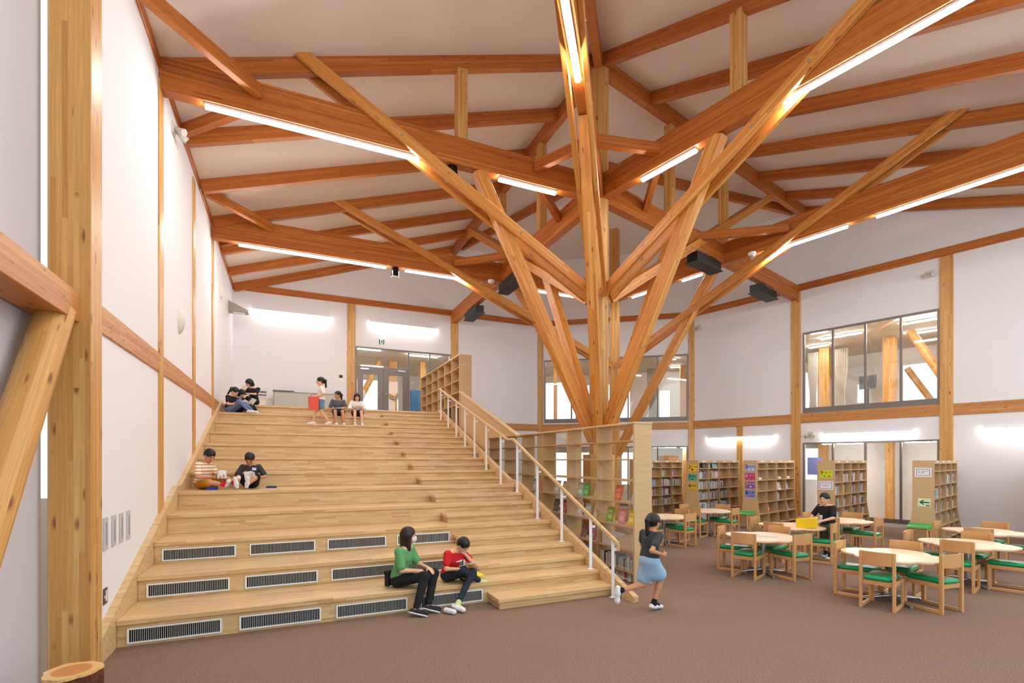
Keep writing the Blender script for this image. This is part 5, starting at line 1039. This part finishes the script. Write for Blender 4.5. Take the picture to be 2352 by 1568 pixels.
# running girl
fa = 8; L0 = (4.42, 5.32, 0); tr = seated(L0, fa, 1); s = .83
aA, aB = V(*tr(-.01, -.04, .085)), V(*tr(-.50, .10, .30))
person('girl in dark T-shirt and pale blue culottes running past the long bookcase', L0, s, tr(-.05, 0, .68), tr(-.02, 0, .93), tr(.04, 0, 1.17), dirf(fa+4, 1, 0, -.1), hs=1.0, chestF=dirf(fa, 1, 0),
    arms=[dict(sh=tr(-.02, -.15, 1.01), el=tr(-.22, -.20, .84), wr=tr(.03, -.16, .76), d=dirf(fa, 1, .1, .0), pn=dirf(fa, 0, 1), th=(0, 0, 1), curl=.5), dict(sh=tr(-.0, .15, 1.01), el=tr(.06, .22, .83), wr=tr(.26, .20, .84), d=dirf(fa, 1, 0, .05), pn=(0, 0, -1), th=dirf(fa, 0, -1), curl=.25)],
    legs=[(tr(-.05, -.075, .66), tr(.12, -.05, .42), aA, aA+dirf(fa, .14, 0, -.035)), (tr(-.05, .075, .66), tr(-.07, .08, .34), aB, aB+dirf(fa, -.02, 0, -.13))], top=dict(mat=cloth('charcoal_tee', (56, 58, 64)), sleeve=.6, hem=-.02), bottom=dict(mat=cloth('pale_denim', (150, 184, 214)), len=.72, flare=.05, skirt=.5), socks=cloth('black_sock', (18, 18, 20)), shoes=dict(mat=WHITESH), hair='pony', skin=SKIN2, vox=.0075)
# standing boy with the yellow box
fa = 176; L0 = (9.95, 6.62, 0); tr = seated(L0, fa, 1); s = .84
aA, aB = tr(.03, .10, .085), tr(-.08, -.08, .085)
rB, _ = person('boy in a black T-shirt standing at a table and holding a yellow box', L0, s, tr(-.03, 0, .70), tr(.0, 0, .96), tr(.07, 0, 1.22), dirf(fa, 1, .25, -.1), hs=1.02, chestF=dirf(fa+30, 1, 0),
    arms=[dict(sh=tr(.02, .16, 1.05), el=tr(.14, .24, .86), wr=tr(.36, .16, .80), d=dirf(fa, 1, -.1, -.2), pn=dirf(fa, -.1, -.9, 0), th=(0, 0, 1), curl=.3), dict(sh=tr(.0, -.16, 1.05), el=tr(.10, -.24, .86), wr=tr(.32, -.10, .80), d=dirf(fa, 1, .2, -.2), pn=dirf(fa, 0, 1, 0), th=(0, 0, 1), curl=.3)],
    legs=[(tr(-.03, .08, .68), tr(.0, .09, .37), aA, aA+dirf(fa, .13, .02, -.035)), (tr(-.03, -.08, .68), tr(-.04, -.08, .37), aB, aB+dirf(fa, .13, .02, -.035))], top=dict(mat=BT, sleeve=.75, hem=-.1), bottom=dict(mat=cloth('olive_shorts', (92, 94, 66)), len=.85, flare=.03), socks=cloth('black_sock2', (20, 20, 22)), shoes=dict(mat=WHITESH), vox=.0075)
mb = MB(); M = frame(tuple(tr(.115, -.04, .86)), tuple(dirf(fa+30, 0, 1)), (0, 0, 1)); mb.prism([(-.02, .03), (.03, .03), (.02, -.07), (-.01, -.07)], -.004, .004, M @ Matrix(((1, 0, 0, 0), (0, 0, 1, 0), (0, 1, 0, 0), (0, 0, 0, 1)))); mb.build('shirt_print', plain('print_pale', srgb(196, 206, 228), .6), rB, Matrix())
o = thing('yellow_box', 'yellow box held over the table by the standing boy', 'box', tuple(tr(.48, .02, .66))); mb = MB(); M = frame(tuple(tr(.56, .03, .66)), tuple(dirf(fa+28, 0, 1, .12)), (0, 0, 1)); mb.box((-.19, -.05, 0), (.17, .05, .19), M); mb.build('box_body', plain('yellow_card', srgb(236, 200, 24), .5), o, Matrix(), .008, 2)
# things lying on the table with the yellow sheet
mb = MB(); mb.cyl((0, 0, 0), (0, 0, .004), .15, n=40); o = mb.build('yellow_sheet', plain('yellow_sheet_m', srgb(242, 226, 60), .5), None, Matrix.Translation((7.42, 6.35, .657))); tag(o, 'round bright yellow sheet lying on a clover-shaped table', 'sheet')
mb = MB(); mb.box((-.15, -.11, 0), (.15, .11, .008), rz(-40, (7.74, 6.22, .657))); o = mb.build('booklet', plain('booklet_m', srgb(214, 206, 210), .5), None, Matrix()); tag(o, 'pale printed booklet lying beside the round yellow sheet', 'booklet')

# ------------------------------------------------------------------ books
random.seed(21)
PAL = [((232, 228, 224), 'white', 9), ((214, 206, 196), 'cream', 5), ((180, 192, 204), 'pale blue', 4), ((120, 160, 196), 'blue', 3), ((206, 150, 160), 'pink', 3), ((196, 70, 64), 'red', 2), ((84, 140, 120), 'green', 2), ((60, 64, 84), 'dark blue', 2), ((44, 40, 42), 'black', 2), ((226, 196, 92), 'yellow', 1), ((160, 124, 92), 'brown', 2), ((180, 172, 196), 'lilac', 2)]
POOL = [p for p in PAL for _ in range(p[2])]
def bookmat(i, c):
    k = 'book_'+c.replace(' ', '_'); return MATS.get(k) or plain(k, srgb(*i), .5)
BANDM = plain('spine_label', srgb(238, 236, 232), .6)
book_cache = {}
def book_mesh(w_, d, h, m, key):
    kk = (round(w_, 3), round(d, 3), round(h, 2), key)
    if kk in book_cache: return book_cache[kk]
    mb = MB(); mb.box((-w_/2, 0, 0), (w_/2, d, h)); mb.box((-w_/2+.002, -.0006, .02), (w_/2-.002, .0, .045), None, 1); book_cache[kk] = mb.mesh('book', [m, BANDM]); return book_cache[kk]
nbooks = [0]; stuff_mb = MB(); stuff_cols = []
rown = ['top', 'second', 'third', 'fourth', 'fifth', 'sixth', 'lowest']
SN = {'S1': 'half-hidden bookcase', 'S2': 'bookcase with signs 2 to 4', 'S3': 'bookcase with signs 5 to 8', 'S4': 'sign 9 bookcase behind the boy', 'S5': 'green arrow bookcase', 'L': 'long open bookcase'}
def fill(case, M, x0, x1, z, depth_y, hmax, frac, bay, row, tilt=0.0, lean=0, indiv=True, wide=(.014, .034)):
    """books standing in one compartment; local x along the shelf, spines at depth_y (toward -y)"""
    x = x0+.006; i = 0; lim = x0+(x1-x0)*frac
    while x < lim-.02:
        w_ = random.choice([.016, .02, .024, .03, .036]) if wide[1] < .04 else random.choice([.03, .045]); h = random.choice([.17, .19, .205, .22, .235]); h = min(h, hmax); d = .15; c, nm, _ = random.choice(POOL)
        if x+w_ > x1-.004: break
        i += 1; dy = random.choice([0, .006, .012]); a = lean if (lim-x) < .08 else 0
        B = M @ Matrix.Translation((x+w_/2+(.02 if a else 0), depth_y+dy, z)) @ Matrix.Rotation(a, 4, 'Y') @ Matrix.Rotation(-tilt, 4, 'X')
        if indiv and nbooks[0] < 296:
            nbooks[0] += 1; o = put('book', book_mesh(w_, d, h, bookmat(c, nm), nm), None, B)
            lb = '%s book, %s from the left, %s row, %s bay of %s' % (nm, ordn[i-1] if i <= 12 else 'number %d' % i, rown[row], ordn[bay], SN[case]); tag(o, lb, 'book', 'books on the bookcases')
        else:
            mi = len(stuff_cols); 
            if nm not in stuff_cols: stuff_cols.append(nm)
            stuff_mb.box((-w_/2, 0, 0), (w_/2, d, h), B, stuff_cols.index(nm))
        x += w_+.001
def casefill(case, plan, indiv=True):
    M = CASES[case]
    for (row, bay), frac in plan.items():
        z = BZ[row+1]+.0125 if row < 6 else BZ[row]+.0125; zz = z; hw = halfw(z) ; tilt = .0 if row < 4 else -.0
        x0, x1 = BL*bay/NB+(.036 if bay == 0 else .012), BL*(bay+1)/NB-.014
        hmax = (BZ[row]-z-.03) if row < 6 else .3
        fill(case, M, x0, x1, z, -hw+.02+(.035 if row >= 4 else 0), hmax, frac, bay, row, lean=random.choice([0, 0, .12]) if frac < .9 else 0, indiv=indiv)
# nearest cases first, so that the individual books are those that show largest
lng = Matrix(((0, 1, 0, 5.04), (-1, 0, 0, 0), (0, 0, 1, 0), (0, 0, 0, 1)))     # local x -> -Y, local y -> +X
def lfill(i, z, frac, row, h=.24): fill('L', lng, -LS[i+1]+.02, -LS[i]-.02, z, .02, h, frac, i, row, wide=(.014, .034))
lfill(0, .182, .96, 5, .28); lfill(1, .182, .6, 5); lfill(0, .012, .9, 6, .14); lfill(1, .012, .9, 6, .14)
casefill('S5', {(1, 1): .35, (1, 2): .8, (1, 3): .7, (2, 0): .85, (2, 1): .4, (2, 2): .55, (2, 3): .55, (3, 0): .6, (3, 1): .5, (3, 2): .4, (3, 3): .5, (4, 0): .5, (4, 1): .5, (4, 2): .55, (4, 3): .6})
casefill('S4', {(1, 0): .4, (1, 1): .6, (1, 2): .5, (1, 3): .5, (2, 0): .6, (2, 1): .35, (2, 2): .5, (2, 3): .5, (3, 0): .5, (3, 1): .45, (3, 2): .6, (3, 3): .5})
casefill('S4', {(4, 0): .4, (4, 1): .5, (4, 2): .6, (4, 3): .7, (5, 0): .3, (5, 1): .5, (5, 2): .5, (5, 3): .5})
casefill('S5', {(5, 0): .4, (5, 1): .5, (5, 2): .5, (5, 3): .5})
casefill('S2', {(0, 0): .12, (0, 1): .15, (1, 0): .7, (1, 1): .97, (2, 0): .9, (2, 1): .95, (2, 2): .55, (3, 0): .95, (3, 1): .95, (3, 2): .9, (4, 0): .97, (4, 1): .97, (4, 2): .85, (5, 0): .8, (5, 1): .8, (5, 2): .6})
casefill('S3', {(2, 2): .3, (3, 2): .35}); casefill('S1', {(0, 1): .25, (1, 2): .3, (2, 1): .5, (2, 2): .9, (3, 2): .8, (2, 3): .8, (4, 2): .9, (4, 1): .5, (1, 3): .4, (3, 1): .4})
if stuff_mb.v:
    o = stuff_mb.build('book', [bookmat(next(p[0] for p in PAL if p[1] == nm), nm) for nm in stuff_cols], None, Matrix()); tag(o, 'remaining small spines standing on the farther bookcases', 'books', None, 'stuff')
# front-facing books on wire stands
WIRE = plain('white_wire', srgb(232, 232, 234), .35)
def display(label, M, w_, h, col, tilt=.25, stand=True, grp='books displayed face-out', deco=None):
    o = thing('display_book', label, 'book', M.translation, 0, grp); B = M @ Matrix.Rotation(-tilt, 4, 'X'); m = plain('cover_%d_%d_%d' % col, srgb(*col), .4)
    mb = MB(); mb.box((-w_/2, 0, 0), (w_/2, .012, h), B); mb.build('cover', m, o, Matrix(), .002, 1)
    d2 = deco or tuple(min(255, c+50) for c in col); mb = MB(); mb.box((-w_*.34, -.001, h*.62), (w_*.34, 0, h*.8), B); mb.box((-w_*.25, -.001, h*.2), (w_*.25, 0, h*.5), B); mb.build('cover_print', plain('print_%d_%d_%d' % d2, srgb(*d2), .5), o, Matrix())
    if stand:
        q = thing('book_stand', ' '.join(('white wire stand of '+label).split()[:16]), 'stand', M.translation, 0, 'white wire book stands'); mb = MB(); r = .0028
        for sx in (-.05, .05): mb.tube([tuple(B @ Vector((sx, -.005, .16))), tuple(B @ Vector((sx*1.25, -.005, .08))), tuple(B @ Vector((sx, -.03, .0))), tuple(M @ Vector((sx, -.035, .004))), tuple(M @ Vector((sx, .08, .004)))], r, 5)
        mb.tube([tuple(B @ Vector((-.05, -.005, .16))), tuple(B @ Vector((.05, -.005, .16)))], r, 5); mb.build('wire', WIRE, q, Matrix())
def ld(i, f, z, col, label, w_=.2, h=.27, **k): display(label, lng @ Matrix.Translation((-(LS[i]+(LS[i+1]-LS[i])*f), .09, z+.0125)), w_, h, col, **k)
ld(0, .55, LZ[3], (216, 90, 62), 'orange-red picture book, alone in the nearest bay of the long bookcase'); ld(0, .12, LZ[3], (200, 196, 206), 'grey-blue book at the near end of the long bookcase', .14)
ld(1, .72, LZ[3], (150, 190, 170), 'pale blue-green book beside the bright green one'); ld(1, .52, LZ[3], (48, 170, 72), 'bright green picture book in second bay of the long bookcase'); ld(1, .15, LZ[3], (206, 190, 176), 'beige book at the right of second bay')
ld(2, .6, LZ[3], (214, 200, 196), 'pale pink-white magazine in the third bay, left'); ld(2, .3, LZ[3], (204, 186, 184), 'pale red-white magazine in the third bay, right'); ld(3, .2, LZ[3], (220, 84, 60), 'red book in the fourth bay of long bookcase'); ld(3, .6, LZ[3], (196, 204, 206), 'pale grey book in the fourth bay of long bookcase')
ld(0, .78, LZ[4], (130, 170, 66), 'leaf green picture book, nearest bay, row below the orange-red one'); ld(0, .45, LZ[4], (224, 140, 160), 'pink picture book between the green and yellow ones'); ld(0, .2, LZ[4], (232, 196, 40), 'yellow picture book at the end panel, nearest bay')
ld(1, .75, LZ[4], (226, 222, 218), 'newsprint-white paper in the second bay, left of three'); ld(1, .48, LZ[4], (218, 212, 208), 'newsprint-white paper in the second bay, middle of three'); ld(1, .18, LZ[4], (222, 216, 214), 'newsprint-white paper in the second bay, right of three')
ld(2, .65, LZ[4], (92, 80, 74), 'dark brown picture book in the third bay of long bookcase'); ld(2, .3, LZ[4], (176, 80, 80), 'dull red picture book in the third bay of long bookcase')
ld(1, .6, LZ[5], (150, 130, 110), 'green and pink booklet low in the second bay', deco=(206, 90, 130)); ld(1, .3, LZ[5], (196, 110, 140), 'rose booklet low in the second bay')
for i, (f, c, lb) in enumerate(((.75, (224, 220, 216), 'stack of white magazines low in the nearest bay'), (.25, (222, 200, 178), 'beige box file low at the end panel'))):
    mb = MB(); M = lng @ Matrix.Translation((-(LS[0]+1.02*f), .05, LZ[5]+.0125)); mb.box((-.2, 0, 0), (.2, .22, .2), M); o = mb.build('box_file' if i else 'magazine_stack', plain('stk%d' % i, srgb(*c), .6), None, Matrix(), .004, 1); tag(o, lb, 'box' if i else 'magazines')
def cd_(case, row, bay, f, col, label, w_=.2, h=.26, **k):
    M = CASES[case]; z = BZ[row+1]+.0125; x = BL*(bay+f)/NB; display(label, M @ Matrix.Translation((x, -halfw(z)+.06+(.05 if row >= 4 else 0), z)), w_, h, col, **k)
cd_('S2', 1, 0, .25, (40, 130, 200), 'blue and white picture book on second row of the signs 2 to 4 bookcase', .26, .28, stand=False, deco=(236, 236, 238)); cd_('S2', 0, 0, .75, (52, 44, 58), 'dark picture book on the top row of the signs 2 to 4 bookcase', .24, .19, stand=False, deco=(120, 110, 140)); cd_('S2', 0, 1, .7, (170, 200, 216), 'sky blue picture book on the top row of the signs 2 to 4 bookcase', .28, .19, stand=False, deco=(90, 160, 200))
cd_('S3', 2, 2, .55, (230, 234, 226), 'white book with a green leaf on the signs 5 to 8 bookcase', .18, .24, deco=(96, 160, 60), stand=False); cd_('S3', 2, 3, .35, (130, 140, 170), 'grey-blue book at far bay of the signs 5 to 8 bookcase', .24, .2, stand=False)
cd_('S3', 4, 0, .3, (176, 150, 190), 'lilac book low in the first bay under the signs 5 to 8', .2, .26, stand=False); cd_('S3', 4, 1, .4, (222, 60, 44), 'red and white book low in the second bay of the signs 5 to 8 bookcase', .18, .28, stand=False, deco=(240, 236, 232)); cd_('S3', 4, 3, .4, (210, 200, 210), 'rainbow-banded book low in the fourth bay of the signs 5 to 8 bookcase', .2, .28, stand=False, deco=(90, 110, 200))
cd_('S3', 3, 2, .3, (70, 120, 140), 'teal book in the third bay of the signs 5 to 8 bookcase', .16, .22, stand=False); cd_('S3', 2, 0, .1, (226, 90, 150), 'small pink book in the first bay of the signs 5 to 8 bookcase', .1, .14, stand=False); cd_('S5', 1, 0, .3, (96, 120, 84), 'round-topped green book on the green arrow bookcase', .2, .22, stand=False)
for bay, lb in ((0, 'first'), (2, 'third'), (3, 'fourth')):
    M = CASES['S3']; mb = MB(); x = BL*(bay+.45)/NB; mb.box((x-.09, -.17, BZ[2]+.0125), (x+.09, -.05, BZ[2]+.085), M); o = mb.build('paper_box', plain('paper_box', srgb(236, 226, 216), .7), None, Matrix(), .006, 2); tag(o, 'small white box in the %s bay of the signs 5 to 8 bookcase' % lb, 'box', 'small white boxes on the shelf')
# wooden pamphlet rack on top of the half-hidden case
M = CASES['S1'] @ Matrix.Translation((2.3, 0, 2.0)); o = thing('pamphlet_rack', 'small wooden pamphlet rack on top of the half-hidden bookcase', 'rack', M.translation)
mb = MB(); mb.box((-.35, -.12, 0), (.35, .12, .02), M); mb.box((-.35, -.1, .02), (.35, -.085, .14), M); mb.box((-.35, .085, .02), (.35, .1, .2), M); mb.build('rack_body', CHAIRW, o, Matrix())
for i in range(5): mb = MB(); x = -.34+.17*i; mb.box((x-.008, -.1, .02), (x+.008, .1, .17), M); mb.build('rack_divider', CHAIRW, o, Matrix())
